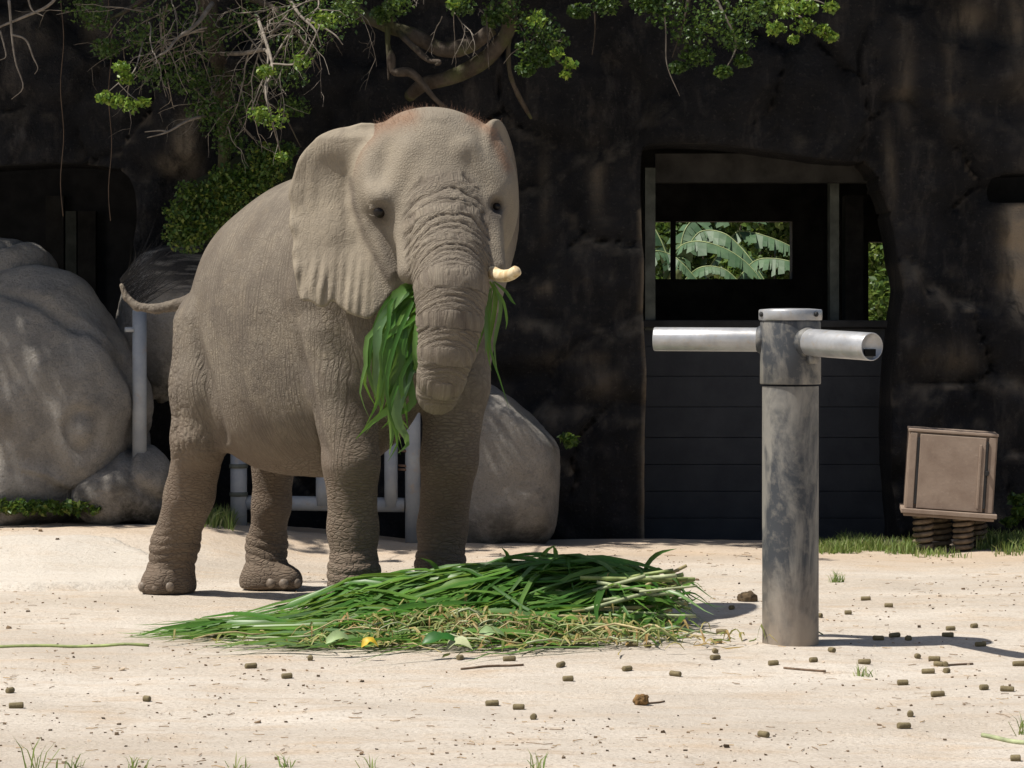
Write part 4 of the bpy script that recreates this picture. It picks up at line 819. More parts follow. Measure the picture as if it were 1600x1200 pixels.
tb = empty('gnarled_tree', P(690, 150, 17.2), 'old tree with thick mossy twisted limbs above the elephant head', 'tree', 'trees over the rock wall')
V_, F_ = limb([(640, 150, 17.3), (662, 132, 17.1), (700, 122, 16.95), (740, 105, 16.85), (772, 80, 16.8), (795, 45, 16.75), (795, 0, 16.7), (800, -150, 16.7), (790, -350, 16.6), (780, -480, 16.6)], [.04, .045, .048, .05, .05, .05, .05, .07, .07, .05], n=50, rough=0.2); part('trunk', V_, F_, bark, tb)
LB = [([(520, -20, 16.9), (560, 18, 16.9), (600, 38, 16.85), (640, 52, 16.8), (690, 77, 16.75), (735, 70, 16.75), (770, 45, 16.75)], [.05, .045, .045, .045, .05, .048, .045]), ([(622, 50, 16.8), (645, 72, 16.65), (668, 93, 16.6), (686, 97, 16.55), (680, 102, 16.55)], [.022, .018, .016, .015, .006]),
      ([(606, 30, 16.8), (606, 70, 16.75), (612, 90, 16.7), (615, 112, 16.7), (640, 113, 16.65), (660, 130, 16.65), (680, 155, 16.65), (710, 178, 16.75)], [.018, .016, .022, .028, .028, .022, .017, .016]), ([(604, 40, 16.75), (606, 85, 16.7), (607, 125, 16.7)], [.012, .010, .005]),
      ([(794, 60, 16.8), (796, 110, 16.8), (808, 145, 16.85), (830, 185, 16.95)], [.018, .014, .018, .01]), ([(760, 10, 16.5), (762, 60, 16.45), (764, 108, 16.45)], [.006, .005, .003]), ([(920, -30, 16.5), (929, 20, 16.5), (929, 55, 16.5), (925, 86, 16.5)], [.006, .005, .004, .003]), ([(795, 20, 16.7), (830, 50, 16.5), (860, 85, 16.4), (890, 110, 16.4)], [.014, .010, .007, .003]),
      ([(600, -60, 16.7), (608, 0, 16.8), (612, 45, 16.8)], [.02, .02, .018])]
for i, (pa, r_) in enumerate(LB):
    V_, F_ = limb(pa, r_, n=30, sides=9, rough=0.2, seed=40 + i); part('limb', V_, F_, bark, tb)
tw_, tips = twigs([P(830, 30, 16.5), P(780, 0, 16.6), P(620, 0, 16.7), P(560, 10, 16.8), P(700, 0, 16.6)], 12, 17, 0.35, 0.004, (0.1, -0.2, -0.5)); V_, F_ = join(tw_); part('twigs', V_, F_, twig_m, tb)['kind'] = 'stuff'
crown(tb, [(840, 40, 30, 16.4), (830, 80, 22, 16.4), (862, 62, 25, 16.4), (790, 15, 30, 16.5), (720, 8, 20, 16.5), (620, 8, 22, 16.6), (600, 22, 18, 16.7), (905, 18, 15, 16.4), (945, 8, 22, 16.4), (822, 108, 14, 16.4), (850, 95, 14, 16.4), (770, 30, 16, 16.5)], 3000, 0.028, 21)
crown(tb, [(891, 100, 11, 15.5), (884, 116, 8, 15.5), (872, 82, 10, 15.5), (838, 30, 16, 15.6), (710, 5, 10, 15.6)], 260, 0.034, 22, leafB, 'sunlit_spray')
canopy(tb, -2.6, 0.2, 16.5, 17.9, 4.4, 6.8, 15000, 0.11, 33, 55)

tc = empty('overhanging_tree', (1.6, 18.6, 5.0), 'leafy tree on top of the wall, its bright sprays hanging above the doorway', 'tree', 'trees over the rock wall')
V_, F_ = tube(spline([(1.6, 18.6, 4.9), (1.5, 18.3, 5.4), (1.3, 17.6, 6.0), (1.0, 17.0, 6.6)], 20), np.linspace(.10, .05, 20), 9, True, 0.15); part('trunk', V_, F_, bark, tc)
for i, (pa, r_) in enumerate([([(1120, -420, 17.0), (1100, -200, 16.5), (1085, -60, 16.4), (1070, 30, 16.4), (1050, 90, 16.4)], [.04, .03, .02, .01, .003]), ([(1085, -60, 16.4), (1130, 20, 16.3), (1150, 70, 16.3), (1130, 115, 16.3)], [.015, .01, .006, .003]), ([(1100, -200, 16.5), (1180, -60, 16.0), (1230, 10, 15.6), (1280, 45, 15.5), (1310, 64, 15.5)], [.025, .015, .008, .005, .002]), ([(1230, 10, 15.6), (1270, 0, 15.5), (1308, 16, 15.5)], [.006, .004, .002]), ([(1030, -40, 16.4), (1040, 40, 16.4), (1042, 100, 16.4), (1062, 150, 16.4)], [.006, .005, .004, .002])]):
    V_, F_ = limb(pa, r_, n=26, sides=7, rough=0.1, seed=60 + i); part('limb', V_, F_, bark if i == 0 else twig_m, tc)
crown(tc, [(1040, 20, 32, 16.4), (1080, 50, 32, 16.4), (1120, 30, 36, 16.3), (1090, 88, 24, 16.4), (1150, 60, 28, 16.3), (1130, 112, 12, 16.3), (1180, 20, 30, 16.2), (1010, 5, 22, 16.4), (1060, 105, 12, 16.4), (1210, 0, 25, 16.2), (1160, 95, 12, 16.3), (1000, -20, 30, 16.4), (1100, -10, 50, 16.4)], 3800, 0.028, 24)
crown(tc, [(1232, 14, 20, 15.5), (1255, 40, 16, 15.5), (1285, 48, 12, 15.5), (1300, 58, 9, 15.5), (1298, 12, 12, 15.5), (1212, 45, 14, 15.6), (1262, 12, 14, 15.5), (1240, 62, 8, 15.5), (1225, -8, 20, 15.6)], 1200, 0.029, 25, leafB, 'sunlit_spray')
canopy(tc, 0.2, 3.4, 16.5, 17.9, 4.4, 6.8, 15000, 0.11, 35, 55)
# hanging vines
for px, y0, y1, d, lb_ in ((97, -60, 338, 16.5, 'long thin vine hanging straight down in front of the den, the paler of two'), (172, -60, 345, 16.6, 'faint thin vine hanging past the leaf sprays beside the den')):
    pts = np.array([P(px + 2.5 * math.sin(k * 0.7 + px), y0 + (y1 - y0) * k / 24, d) for k in range(25)]); V_, F_ = tube(pts, 0.0028, 6); tag(mk('hanging_vine', V_, F_, simple('vine_fibre', (0.12, 0.085, 0.06), 0.9)), lb_, 'vine', 'hanging vines')
# mossy mound and small wall plants
def fluff(name, label, cat, cl, n, size, seed, m, kind=None, up=0.6, group=None):
    C = np.array([P(a, b, d) for a, b, r_, d in cl]); S = np.array([r_ * d / FPX for a, b, r_, d in cl]); V_, F_, rn = leaf_cloud(C, S, n, size, seed, up)
    o = mk(name, V_, F_, m, smooth=False, attrs=dict(rnd=rn)); return tag(o, label, cat, group, kind)
moss_m = leaf_mat('moss_leaf', [(0.030, 0.075, 0.015), (0.065, 0.140, 0.022), (0.19, 0.22, 0.04)])
led = boulder('dark mossy ledge between the den and the elephant back', [E(370, 340, 17.1, 95, .35, 75), E(420, 300, 17.15, 80, .3, 70), E(310, 350, 17.1, 45, .3, 60)], seed=7, blk=lambda V: np.ones(len(V)))
led.data.materials[0] = simple('mossy_ledge_rock', (0.035, 0.045, 0.018), 0.95, 0.5, 7, 0.6)
fluff('moss', 'thick green moss and creeping leaves on the dark ledge', 'moss', [(x, y, 30, 16.62) for x, y in ((300, 330), (290, 350), (320, 305), (345, 290), (375, 290), (340, 325), (310, 360), (390, 270), (365, 315), (335, 350), (400, 290), (420, 268), (282, 330), (278, 365), (300, 300), (430, 250), (352, 275), (410, 240), (292, 378))], 5200, 0.028, 41, moss_m, 'stuff')
g1 = 'small plants rooted in the rock wall'
fluff('wall_fern', 'small dark green plant growing beside the upright boulder', 'plant', [(892, 690, 14, 16.9), (884, 684, 10, 16.9)], 130, 0.045, 42, leafA, group=g1)
fluff('leafy_weed', 'leafy green weed at the wall foot right of the spring box', 'plant', [(1588, 780, 14, 16.75), (1592, 800, 14, 16.75), (1578, 815, 12, 16.75)], 220, 0.05, 43, leafA, group=g1)
fluff('low_weeds', 'dark green weeds along the foot of the big boulders', 'weeds', [(x, 796 - 6 * (i % 2), 14, 16.35) for i, x in enumerate(range(-10, 150, 13))], 900, 0.04, 44, moss_m, 'stuff')

# ------------------------------------------------------------------ banana plants and shrubs seen through the shelter
ban_m = NT('banana_leaf'); t = ban_m; p = t.pos(); n = t.noise(p, 6, 4)
t.set(Base_Color=t.mix(t.rng(n, 0.3, 0.7), (0.030, 0.070, 0.030), (0.085, 0.145, 0.070)), Roughness=0.5); ban_m = t.m
def banana_leaf(path, w, parent, seed):
    g_ = np.random.default_rng(seed); n_ = 46; pts = spline([P(*q) for q in path], n_); tt = np.gradient(pts, axis=0); tt /= np.linalg.norm(tt, axis=1)[:, None]
    V = []; F = []
    for s_ in (1, -1):
        k = 0
        while k < n_ - 1:
            k2 = min(n_ - 1, k + int(g_.integers(1, 4))); q = (k + k2) / 2 / n_; ww = w * (math.sin(math.pi * min(1, 0.12 + 0.9 * q)) ** 0.6) * (0.6 + 0.5 * g_.random())
            side = np.cross(tt[k], (0, 0, 1.0)); side /= np.linalg.norm(side); hang = -0.45 - 0.6 * g_.random() if s_ > 0 else -0.1 - 0.5 * g_.random()
            dr = s_ * side * 0.8 + np.array([0, 0, hang]) + tt[k] * 0.3; dr /= np.linalg.norm(dr); b0 = len(V)
            for f_ in (0, 0.5, 1): V += [pts[k] + dr * ww * f_ + np.array([0, 0, -0.12 * ww * f_ * f_]), pts[k2] + dr * ww * f_ * (0.95 if f_ < 1 else 0.85) + np.array([0, 0, -0.12 * ww * f_ * f_])]
            F += [(b0, b0 + 1, b0 + 3, b0 + 2), (b0 + 2, b0 + 3, b0 + 5, b0 + 4)]; k = k2
    l_ = part('leaf', np.array(V), F, ban_m, parent, False)
    V_, F_ = tube(pts, np.linspace(0.009, 0.003, n_), 6); part('midrib', V_, F_, simple('banana_rib', (0.30, 0.36, 0.16), 0.5), l_)
bn = empty('banana_plant', P(1050, 700, 25.2) * (1, 1, 0) + (0, 0, -0.3), 'banana plant with torn arching leaves seen through the wide shelter window', 'banana plant')
V_, F_ = tube(spline([P(1040, 740, 25.2), P(1045, 600, 25.2), P(1050, 470, 25.2), P(1056, 420, 25.2)], 16), np.linspace(.13, .06, 16), 10); part('stem', V_, F_, simple('banana_stem', (0.16, 0.19, 0.08), 0.6), bn)
for i, (pa, w_) in enumerate([([(1052, 430, 25.2), (1058, 390, 25.1), (1090, 377, 25.0), (1134, 389, 24.9), (1167, 411, 24.8), (1192, 440, 24.7)], .19), ([(1060, 420, 25.6), (1084, 372, 25.6), (1104, 360, 25.6), (1134, 366, 25.5), (1159, 388, 25.4), (1178, 412, 25.3), (1196, 440, 25.2)], .17), ([(1100, 430, 26), (1145, 368, 26), (1167, 362, 26), (1200, 370, 25.9), (1232, 383, 25.8), (1270, 405, 25.7)], .20), ([(1150, 440, 25.0), (1178, 409, 25.0), (1208, 404, 24.9), (1245, 412, 24.8), (1280, 432, 24.7)], .19), ([(1000, 420, 24.8), (1020, 394, 24.8), (1043, 396, 24.8), (1064, 409, 24.7), (1092, 440, 24.6)], .16), ([(1060, 420, 25.8), (1070, 360, 25.9), (1100, 335, 26), (1150, 330, 26), (1200, 345, 26)], .2), ([(1050, 420, 25.6), (1030, 370, 25.7), (1010, 345, 25.8), (970, 340, 25.9)], .2), ([(1052, 460, 25.0), (1090, 420, 24.9), (1130, 420, 24.8), (1160, 445, 24.7)], .16)]):
    banana_leaf(pa, w_, bn, 70 + i)
lime = leaf_mat('shrub_leaf', [(0.035, 0.08, 0.015), (0.08, 0.15, 0.025), (0.16, 0.20, 0.05)])
for px0, py0, d0, rx, lb_, sd in ((1385, 470, 27.0, 60, 'bright green shrub seen through the narrow shelter window', 1), (1200, 400, 28.5, 80, 'yellow green shrub behind the banana leaves', 2), (1060, 380, 29.0, 80, 'dark green shrub at the far side of the banana plant', 3)):
    s0 = P(px0, py0, d0); shb = empty('shrub', (s0[0], s0[1], -0.3), lb_, 'shrub', 'shrubs behind the shelter')
    g_ = np.random.default_rng(sd); sp = []
    for k in range(6):
        e_ = s0 + g_.normal(size=3) * (0.35, 0.25, 0.45) + (0, 0, .4); sp.append(tube(spline([(s0[0], s0[1], -.3), (s0 * .5 + e_ * .5) * (1, 1, 0) + (0, 0, s0[2] * .5), e_], 10), np.linspace(.03, .008, 10), 6))
    V_, F_ = join(sp); part('stems', V_, F_, twig_m, shb)
    C = s0 + g_.normal(size=(60, 3)) * (rx * d0 / FPX * 0.75, 0.35, 0.65); V_, F_, rn = leaf_cloud(C, 0.30, 7000, 0.085, sd + 300); part('crown', V_, F_, lime if sd < 3 else leafA, shb, False, dict(rnd=rn))
g_ = np.random.default_rng(5); C = np.stack([g_.uniform(0, 7, 130), g_.uniform(31, 33, 130), g_.uniform(0, 4.5, 130)], 1)
V_, F_, rn = leaf_cloud(C, 0.7, 12000, 0.17, 77); tag(mk('woodland', V_, F_, leafA, smooth=False, attrs=dict(rnd=rn)), 'dense green woodland far behind the shelter', 'woodland', kind='stuff')
hx, hy = np.meshgrid(np.linspace(-10, 20, 24), np.linspace(32, 60, 16), indexing='ij'); hz = -0.35 + 6.5 * sstep(32, 40, hy) + 0.6 * vnoise(np.stack([hx, hy, 0 * hx], -1).reshape(-1, 3) * 0.5, 9).reshape(hx.shape) * sstep(32, 35, hy)
ii = (np.arange(23)[:, None] * 16 + np.arange(15)[None]).ravel(); hf = np.stack([ii, ii + 16, ii + 17, ii + 1], 1)
tag(mk('hillside', np.stack([hx.ravel(), hy.ravel(), hz.ravel()], 1), hf, simple('hill_grass', (0.05, 0.08, 0.025), 0.9, 0.4, 2), origin=(5, 40, -0.35)), 'green hillside behind the shelter', 'hill', kind='structure')

# ------------------------------------------------------------------ fodder: the bunch in the mouth
blade_m = leaf_mat('fodder_blade', [(0.045, 0.14, 0.022), (0.09, 0.25, 0.034), (0.18, 0.36, 0.06), (0.14, 0.26, 0.11)], 0.40, 0.36, 'obj')
blade_s = leaf_mat('fodder_blade_loose', [(0.040, 0.12, 0.02), (0.08, 0.21, 0.03), (0.15, 0.28, 0.05), (0.13, 0.23, 0.09)], 0.40, 0.38)
g_ = np.random.default_rng(4)
mb = empty('grass_bunch', P(640, 460, 12.25), 'bunch of long green leaves hanging from both sides of the elephant mouth', 'grass bunch')
def blade(path, w, parent, m=blade_m, n=13, nrm=(0, -1, 0.15), fold=0.35, twist=0.0, seed=0):
    pts = spline(path, n); q = np.linspace(0, 1, n); wd = w * np.minimum(1, 0.35 + 3 * q) * np.clip((1 - q) * 2.6, 0.04, 1); a = twist * (q - 0.3)
    nr = np.stack([np.sin(a) + nrm[0], -np.cos(a) + 0 * q, 0 * q + nrm[2]], 1) if twist else nrm
    V_, F_ = ribbon(pts, wd, nr, fold); return part('leaf_blade', V_, F_, m, parent)
MB = [[(648, 440), (625, 455), (600, 485), (582, 520), (572, 560), (578, 600), (590, 640)], [(650, 448), (620, 470), (595, 510), (590, 560), (596, 610), (604, 655)], [(652, 455), (632, 480), (612, 530), (606, 590), (612, 640), (628, 700)], [(655, 470), (640, 500), (625, 560), (618, 620), (596, 655), (556, 686)], [(655, 480), (640, 500), (612, 520), (588, 536), (575, 538)], [(655, 465), (630, 490), (608, 520), (600, 555), (596, 575)], [(655, 490), (645, 530), (628, 575), (622, 630), (612, 680), (608, 712)],
      [(655, 500), (645, 545), (633, 590), (630, 640), (640, 672)], [(655, 510), (648, 560), (632, 600), (626, 650), (632, 690), (622, 708)], [(645, 450), (615, 460), (590, 490), (577, 530), (580, 575), (592, 620), (600, 650)], [(655, 460), (640, 475), (620, 500), (610, 540), (602, 600), (598, 650)], [(655, 485), (642, 505), (630, 545), (632, 590), (626, 620)], [(655, 520), (650, 550), (640, 590), (634, 630), (620, 650), (596, 670)], [(650, 445), (632, 452), (612, 475), (600, 500), (594, 530)], [(655, 495), (636, 520), (612, 570), (604, 620), (590, 660)], [(655, 455), (625, 475), (603, 530), (598, 590), (588, 630), (570, 668)], [(655, 530), (652, 556), (648, 580), (652, 545)], [(650, 450), (625, 462), (606, 492), (588, 540), (583, 590), (586, 625)], [(654, 470), (634, 500), (622, 550), (612, 610), (606, 665)]]
for i, q in enumerate(MB):
    dz = 12.36 - 0.05 * ((i * 5) % 7) / 7
    blade([P(a + (g_.normal() * 5 if 0 < k < len(q) - 1 else 0), b, dz - 0.10 * math.sin(math.pi * min(1, k / (len(q) - 1)))) for k, (a, b) in enumerate(q)], (0.030, 0.042, 0.034, 0.046, 0.026)[i % 5], mb, twist=(0.5, -0.6, 0.8, 0.2)[i % 4])
for i in range(10):
    q = MB[(i * 5) % len(MB)]; jx, jy = g_.normal() * 9, g_.normal() * 8; kx = len(q) - 1; dz = 12.35 - 0.06 * g_.random()
    blade([P(a + jx * k / kx + (g_.normal() * 7 if 0 < k < kx else 0), b + jy * k / kx, dz - 0.09 * math.sin(math.pi * k / kx)) for k, (a, b) in enumerate(q)], g_.uniform(0.016, 0.028), mb, twist=g_.normal() * 0.7)
MR = [[(765, 440), (775, 460), (770, 500), (762, 545), (768, 580)], [(770, 440), (782, 470), (780, 500), (772, 540), (778, 585)], [(772, 440), (790, 455), (800, 470), (806, 476)], [(770, 445), (786, 470), (792, 500), (790, 515)], [(768, 450), (762, 490), (750, 530), (742, 560)], [(772, 450), (764, 500), (766, 545), (780, 590), (796, 640)], [(766, 450), (758, 480), (760, 520), (758, 555)]]
for i, q in enumerate(MR): blade([P(a, b, 12.30 - 0.02 * i) for a, b in q], (0.022, 0.018, 0.014, 0.012, 0.014, 0.011, 0.02)[i], mb, n=9)

# ------------------------------------------------------------------ fodder: the heap on the ground
g_ = np.random.default_rng(91)
def Hm(x, y):
    x = np.asarray(x, float); y = np.asarray(y, float)
    return np.interp(x, [-1.35, -1.0, -0.75, -0.3, 0.15, 0.45, 0.72, 0.88], [0, 0.05, 0.16, 0.215, 0.27, 0.275, 0.22, 0]) * np.exp(-((y - 12.42) / 0.30) ** 2) + 0.07 * np.exp(-((x + 0.30) / 0.75) ** 2 - ((y - 11.8) / 0.38) ** 2)
heap = empty('fodder_heap', (0.0, 12.2, 0.0), 'heap of fresh cut green grass lying on the sand in front of the elephant', 'grass heap')
def heap_path(x0, y0, th, L, lay, n=9):
    s_ = np.linspace(0, L, n); th_ = th + np.linspace(0, g_.normal() * 0.55, n); dx = np.cumsum(np.cos(th_)) * L / n; dy = np.cumsum(np.sin(th_)) * L / n
    x = x0 + dx; y = y0 + dy; z = Hm(x, y) * lay + 0.010 + 0.012 * g_.random(n) + 0.06 * g_.random() ** 2 * np.sin(np.pi * np.linspace(0, 1, n)) * lay
    return np.stack([x, y, np.maximum(z, 0.008) + ground_z(x, y)], 1)
def heap_leaf(big):
    u = g_.random()
    if u < 0.70: x0 = 0.78 - 1.35 * g_.random() ** 1.2; y0 = 12.40 + g_.normal() * 0.17; th = math.pi + g_.normal() * 0.40 + 0.20; L = g_.uniform(0.45, 0.95)
    elif u < 0.87: x0 = g_.uniform(-0.7, 0.5); y0 = 11.85 + g_.normal() * 0.20; th = math.pi + g_.normal() * 0.30 - 0.05; L = g_.uniform(0.4, 0.9)
    elif u < 0.94: x0 = g_.uniform(-0.9, -0.6); y0 = 12.15 + g_.normal() * 0.10; th = math.pi + g_.normal() * 0.08 + 0.02; L = g_.uniform(0.6, 0.95)
    else: x0 = g_.uniform(0.2, 0.5); y0 = 12.25 + g_.normal() * 0.2; th = g_.normal() * 0.6 - 0.2; L = g_.uniform(0.25, 0.5)
    path = heap_path(x0, y0, th, L, g_.uniform(0.85, 1.08) if big else g_.uniform(0.35, 1.0)); q = np.linspace(0, 1, 9); w_ = g_.uniform(0.012, 0.036)
    wd = w_ * np.minimum(1, 0.4 + 3 * q) * np.clip((1 - q) * 2.2, 0.04, 1); nr = np.array([g_.normal() * 0.35, g_.normal() * 0.35 - 0.3, 1.0])
    return ribbon(path, wd, nr, 0.3)
for i in range(34):                                    # crumpled blades over the stalks
    x0 = g_.uniform(0.35, 0.75); y0 = 12.25 + g_.normal() * 0.15; th = g_.normal() * 0.9; n = 9; L = g_.uniform(0.15, 0.38); q = np.linspace(0, 1, n)
    path = np.stack([x0 + q * L * math.cos(th), y0 + q * L * math.sin(th), 0.05 + 0.24 * g_.random() * (1 - 0.4 * q) + 0.03 * np.sin(q * 5 + g_.random() * 6)], 1)
    V_, F_ = ribbon(path, g_.uniform(0.010, 0.026) * np.clip((1 - q) * 2.2, 0.04, 1), (g_.normal() * .5, -0.5, 1), 0.3); part('leaf_blade', V_, F_, blade_m, heap)
for i in range(226):
    V_, F_ = heap_leaf(True); part('leaf_blade', V_, F_, blade_m, heap)
lst = [heap_leaf(False) for i in range(1500)]; V_, F_ = join(lst); rn = np.concatenate([np.full(len(v), g_.random()) for v, f in lst])
o = part('loose_blades', V_, F_, blade_s, heap, True, dict(rnd=rn)); o['kind'] = 'stuff'
# tips standing out of the heap
for px, py, h_, ln in ((800, 900, 0.16, -0.05), (842, 888, 0.13, 0.08), (1010, 885, 0.10, 0.14), (690, 905, 0.12, -0.10), (545, 930, 0.10, 0.03), (870, 880, 0.10, -0.02)):
    b_ = P(px, py, 12.45); blade([b_ - (0, 0, 0.08), b_, b_ + np.array([ln * 0.4, 0, h_ * 0.6]), b_ + np.array([ln, -0.03, h_ * 0.85])], 0.022, heap, n=9)
stalk_m = [simple('stalk_green', (0.30, 0.36, 0.13), 0.5, 0.3, 20), simple('stalk_straw', (0.48, 0.40, 0.20), 0.6, 0.3, 20), simple('stalk_pale', (0.40, 0.44, 0.25), 0.5, 0.3, 20)]
for i in range(56):                                    # cut stalk ends at the right
    x1 = g_.uniform(0.58, 0.84); y1 = 12.30 + g_.normal() * 0.16; lay = g_.uniform(0.1, 1.0); L = g_.uniform(0.22, 0.45); a = g_.normal() * 0.42
    xs_ = x1 - np.linspace(0, L, 6) * math.cos(a); ys_ = y1 + np.linspace(0, L, 6) * math.sin(a); z_ = np.linspace(0.25, 0.24, 6) * lay + 0.02 + np.linspace(g_.normal() * 0.05, 0, 6); z_ = np.maximum(z_, 0.012)
    V_, F_ = tube(np.stack([xs_, ys_, z_], 1), g_.uniform(0.0055, 0.0105), 7); part('stalk', V_, F_, stalk_m[i % 3], heap)
for i in range(80):                                   # trampled stems in front
    x0 = -0.12 + g_.normal() * 0.42; y0 = 11.60 + g_.normal() * 0.13; th = g_.normal() * 0.4; L = g_.uniform(0.10, 0.42); path = heap_path(x0, y0, th, L, 1.0, 6); path[:, 2] += 0.02 * g_.random()
    V_, F_ = tube(path, g_.uniform(0.0025, 0.006), 6); part('stem', V_, F_, stalk_m[(i * 7) % 3], heap)
lst = []
for i in range(750):
    x0 = -0.05 + g_.normal() * 0.42; y0 = 11.66 + g_.normal() * 0.17; path = heap_path(x0, y0, g_.uniform(0, 6.28), g_.uniform(0.05, 0.16), 1.05, 5); lst.append(ribbon(path, g_.uniform(0.004, 0.014) * np.array([.5, 1, 1, .8, .2]), (g_.normal() * .5, -0.3, 1), 0.2))
V_, F_ = join(lst); rn = np.concatenate([np.full(len(v), g_.random()) for v, f in lst])
o = part('chopped_bits', V_, F_, leaf_mat('dry_bits', [(0.10, 0.17, 0.03), (0.33, 0.30, 0.10), (0.36, 0.21, 0.08), (0.08, 0.16, 0.03)], 0.2, 0.6), heap, True, dict(rnd=rn)); o['kind'] = 'stuff'
def flat_leaf(px, py, L, w, m, z=0.05, a=0.2, name='broad_leaf'):
    c_ = G(px, py, z); n = 9; q = np.linspace(0, 1, n); pts = np.stack([c_[0] + (q - .5) * L * math.cos(a), c_[1] + (q - .5) * L * math.sin(a), c_[2] + 0.03 * np.sin(np.pi * q) + 0.01], 1)
    V_, F_ = ribbon(pts, w * np.sin(np.pi * np.clip(q ** 0.7 * 0.97 + 0.02, 0, 1)) * (0.75 + 0.5 * g_.random(n)), (0.2, -0.55, 0.9), 0.3); part(name, V_, F_, m, heap)
flat_leaf(690, 1010, 0.17, 0.055, simple('broad_green', (0.03, 0.12, 0.02), 0.35), 0.07); flat_leaf(578, 1015, 0.07, 0.034, simple('yellow_leaf', (0.70, 0.48, 0.04), 0.5), 0.06, 0.1, 'yellow_leaf')
flat_leaf(530, 1008, 0.12, 0.05, simple('pale_leaf', (0.30, 0.40, 0.18), 0.5), 0.06, 0.5); flat_leaf(718, 1018, 0.12, 0.06, simple('pale_leaf2', (0.42, 0.45, 0.25), 0.5), 0.05, -0.4); flat_leaf(770, 1000, 0.12, 0.06, simple('pale_leaf3', (0.25, 0.36, 0.15), 0.5), 0.06, 0.3)

# ------------------------------------------------------------------ stalks, sticks, dung and feed pellets on the sand
def ground_line(name, label, cat, pts, r, m, lift=0.0):
    q = np.array([G(a, b) for a, b in pts]); q = spline(q, 14); q[:, 2] = ground_z(q[:, 0], q[:, 1]) + r * 0.8 + lift; V_, F_ = tube(q, r, 8); return tag(mk(name, V_, F_, m), label, cat)
ground_line('grass_stalk', 'long straight yellow green stalk lying alone left of the heap', 'stalk', [(-20, 1012), (110, 1013), (232, 1016)], 0.007, stalk_m[0])
ground_line('grass_stalk', 'short pale stalk with a green leaf lying alone on the right sand', 'stalk', [(1535, 1143), (1570, 1150), (1620, 1158)], 0.008, stalk_m[2])
stick_m = simple('dry_stick', (0.17, 0.115, 0.075), 0.85, 0.3, 25)
ground_line('stick', 'straight thin brown stick in front of the grass heap', 'stick', [(720, 1051), (765, 1049), (818, 1047)], 0.005, stick_m)
ground_line('stick', 'bent twig lying in front of the feeder post', 'stick', [(1225, 1047), (1250, 1050), (1290, 1052)], 0.005, stick_m)
ground_line('stick', 'curved twig on the sand in the feeder post shadow', 'stick', [(1470, 1041), (1495, 1037), (1520, 1035)], 0.005, stick_m)
ground_line('stick', 'forked twig lying flat near the orange brown dung', 'stick', [(1000, 1101), (1020, 1098), (1038, 1095)], 0.004, stick_m)
def lump(name, label, px, py, rx, m, seed, cat='dung'):
    c_ = G(px, py); s_ = c_[1] / FPX; r_ = rx * s_
    V_, F_ = surface_nets(lambda p: smin(ell(p, c_ + (0, 0, r_ * .55), (r_, r_ * .8, r_ * .7)), ell(p, c_ + (r_ * .5, 0, r_ * .7), (r_ * .6, r_ * .6, r_ * .62)), 0.02), c_ - (2.2 * r_, 2 * r_, r_), c_ + 2.2 * r_, r_ / 9, 4)
    nn = V_ - c_ - (0, 0, r_ * .5); V_ = V_ + nn * 0.45 * fbm(V_ / r_ * 1.6 + seed, 4, seed)[:, None]; V_[:, 2] = np.maximum(V_[:, 2], ground_z(V_[:, 0], V_[:, 1]) - 0.01); return tag(mk(name, V_, F_, m), label, cat)
lump('dung_ball', 'dark brown fibrous dung ball just left of the feeder post', 1167, 943, 15, simple('dung_brown', (0.15, 0.105, 0.06), 0.95, 0.5, 40, 0.8), 1)
lump('dung_clod', 'orange brown clod lying alone on the open sand', 1000, 1101, 12, simple('clod_orange', (0.34, 0.20, 0.08), 0.95, 0.5, 40, 0.8), 2)
PEL = [(900 + x / 2.286, 850 + y / 2.286) for x, y in ((1035, 204), (1117, 234), (972, 256), (1138, 337), (1187, 346), (1080, 346), (1338, 309), (1422, 299), (1328, 334), (332, 347), (520, 339), (505, 371), (257, 387), (200, 379), (497, 405), (497, 424), (705, 438), (848, 433), (1030, 438), (1220, 404), (1280, 408), (1296, 435), (1320, 437), (1258, 462), (1324, 462), (355, 477), (1167, 508), (1457, 529), (1292, 543), (1194, 613), (1171, 651), (670, 679), (1570, 749), (1582, 428), (556, 246), (1445, 359), (183, 462), (914, 396), (1540, 533), (870, 270))]
PEL += [(x / 1.778, 1000 + y / 1.778) for x, y in ((697, 89), (797, 111), (28, 162), (45, 205), (408, 181), (1367, 179), (1441, 188), (1482, 221), (1415, 74), (1278, 68), (1558, 85), (1578, 117), (862, 69))]
t = NT('feed_pellet'); n = t.noise(t.pos(), 70, 5, 0.7); t.set(Base_Color=t.mix(t.rng(n, 0.3, 0.7), (0.115, 0.09, 0.048), (0.22, 0.18, 0.10)), Roughness=0.9).bump(n, 0.6, 0.004); pel_m = t.m
def pellet_mesh(L, seed):
    V_, F_ = tube(np.array([[x, 0, 0] for x in np.array([-.5, -.49, -.46, -.4, 0, .4, .46, .49, .5]) * L]), np.array([.004, .0085, .0110, .0122, .0125, .0122, .0110, .0085, .004]) * 0.95, 14, True, 0.06, seed); return mesh_data('feed_pellet', V_, F_, pel_m)
pm = [pellet_mesh(L_, i) for i, L_ in enumerate((0.050, 0.043, 0.034, 0.053, 0.027))]
for i, (a, b) in enumerate(PEL):
    c_ = G(a, b); o = bpy.data.objects.new('feed_pellet', pm[i % 5]); COL.objects.link(o); o.location = (c_[0], c_[1], float(ground_z(c_[:1], c_[1:2])[0]) + 0.0095)
    o.rotation_euler = (random.random() * 6, random.uniform(-.06, .06), random.gauss(0, 0.45) if i % 5 not in (2, 4) else random.uniform(0, 3.1)); tag(o, 'small brown cylinder shaped feed pellet lying on the sand', 'feed pellet', 'feed pellets scattered on the sand')
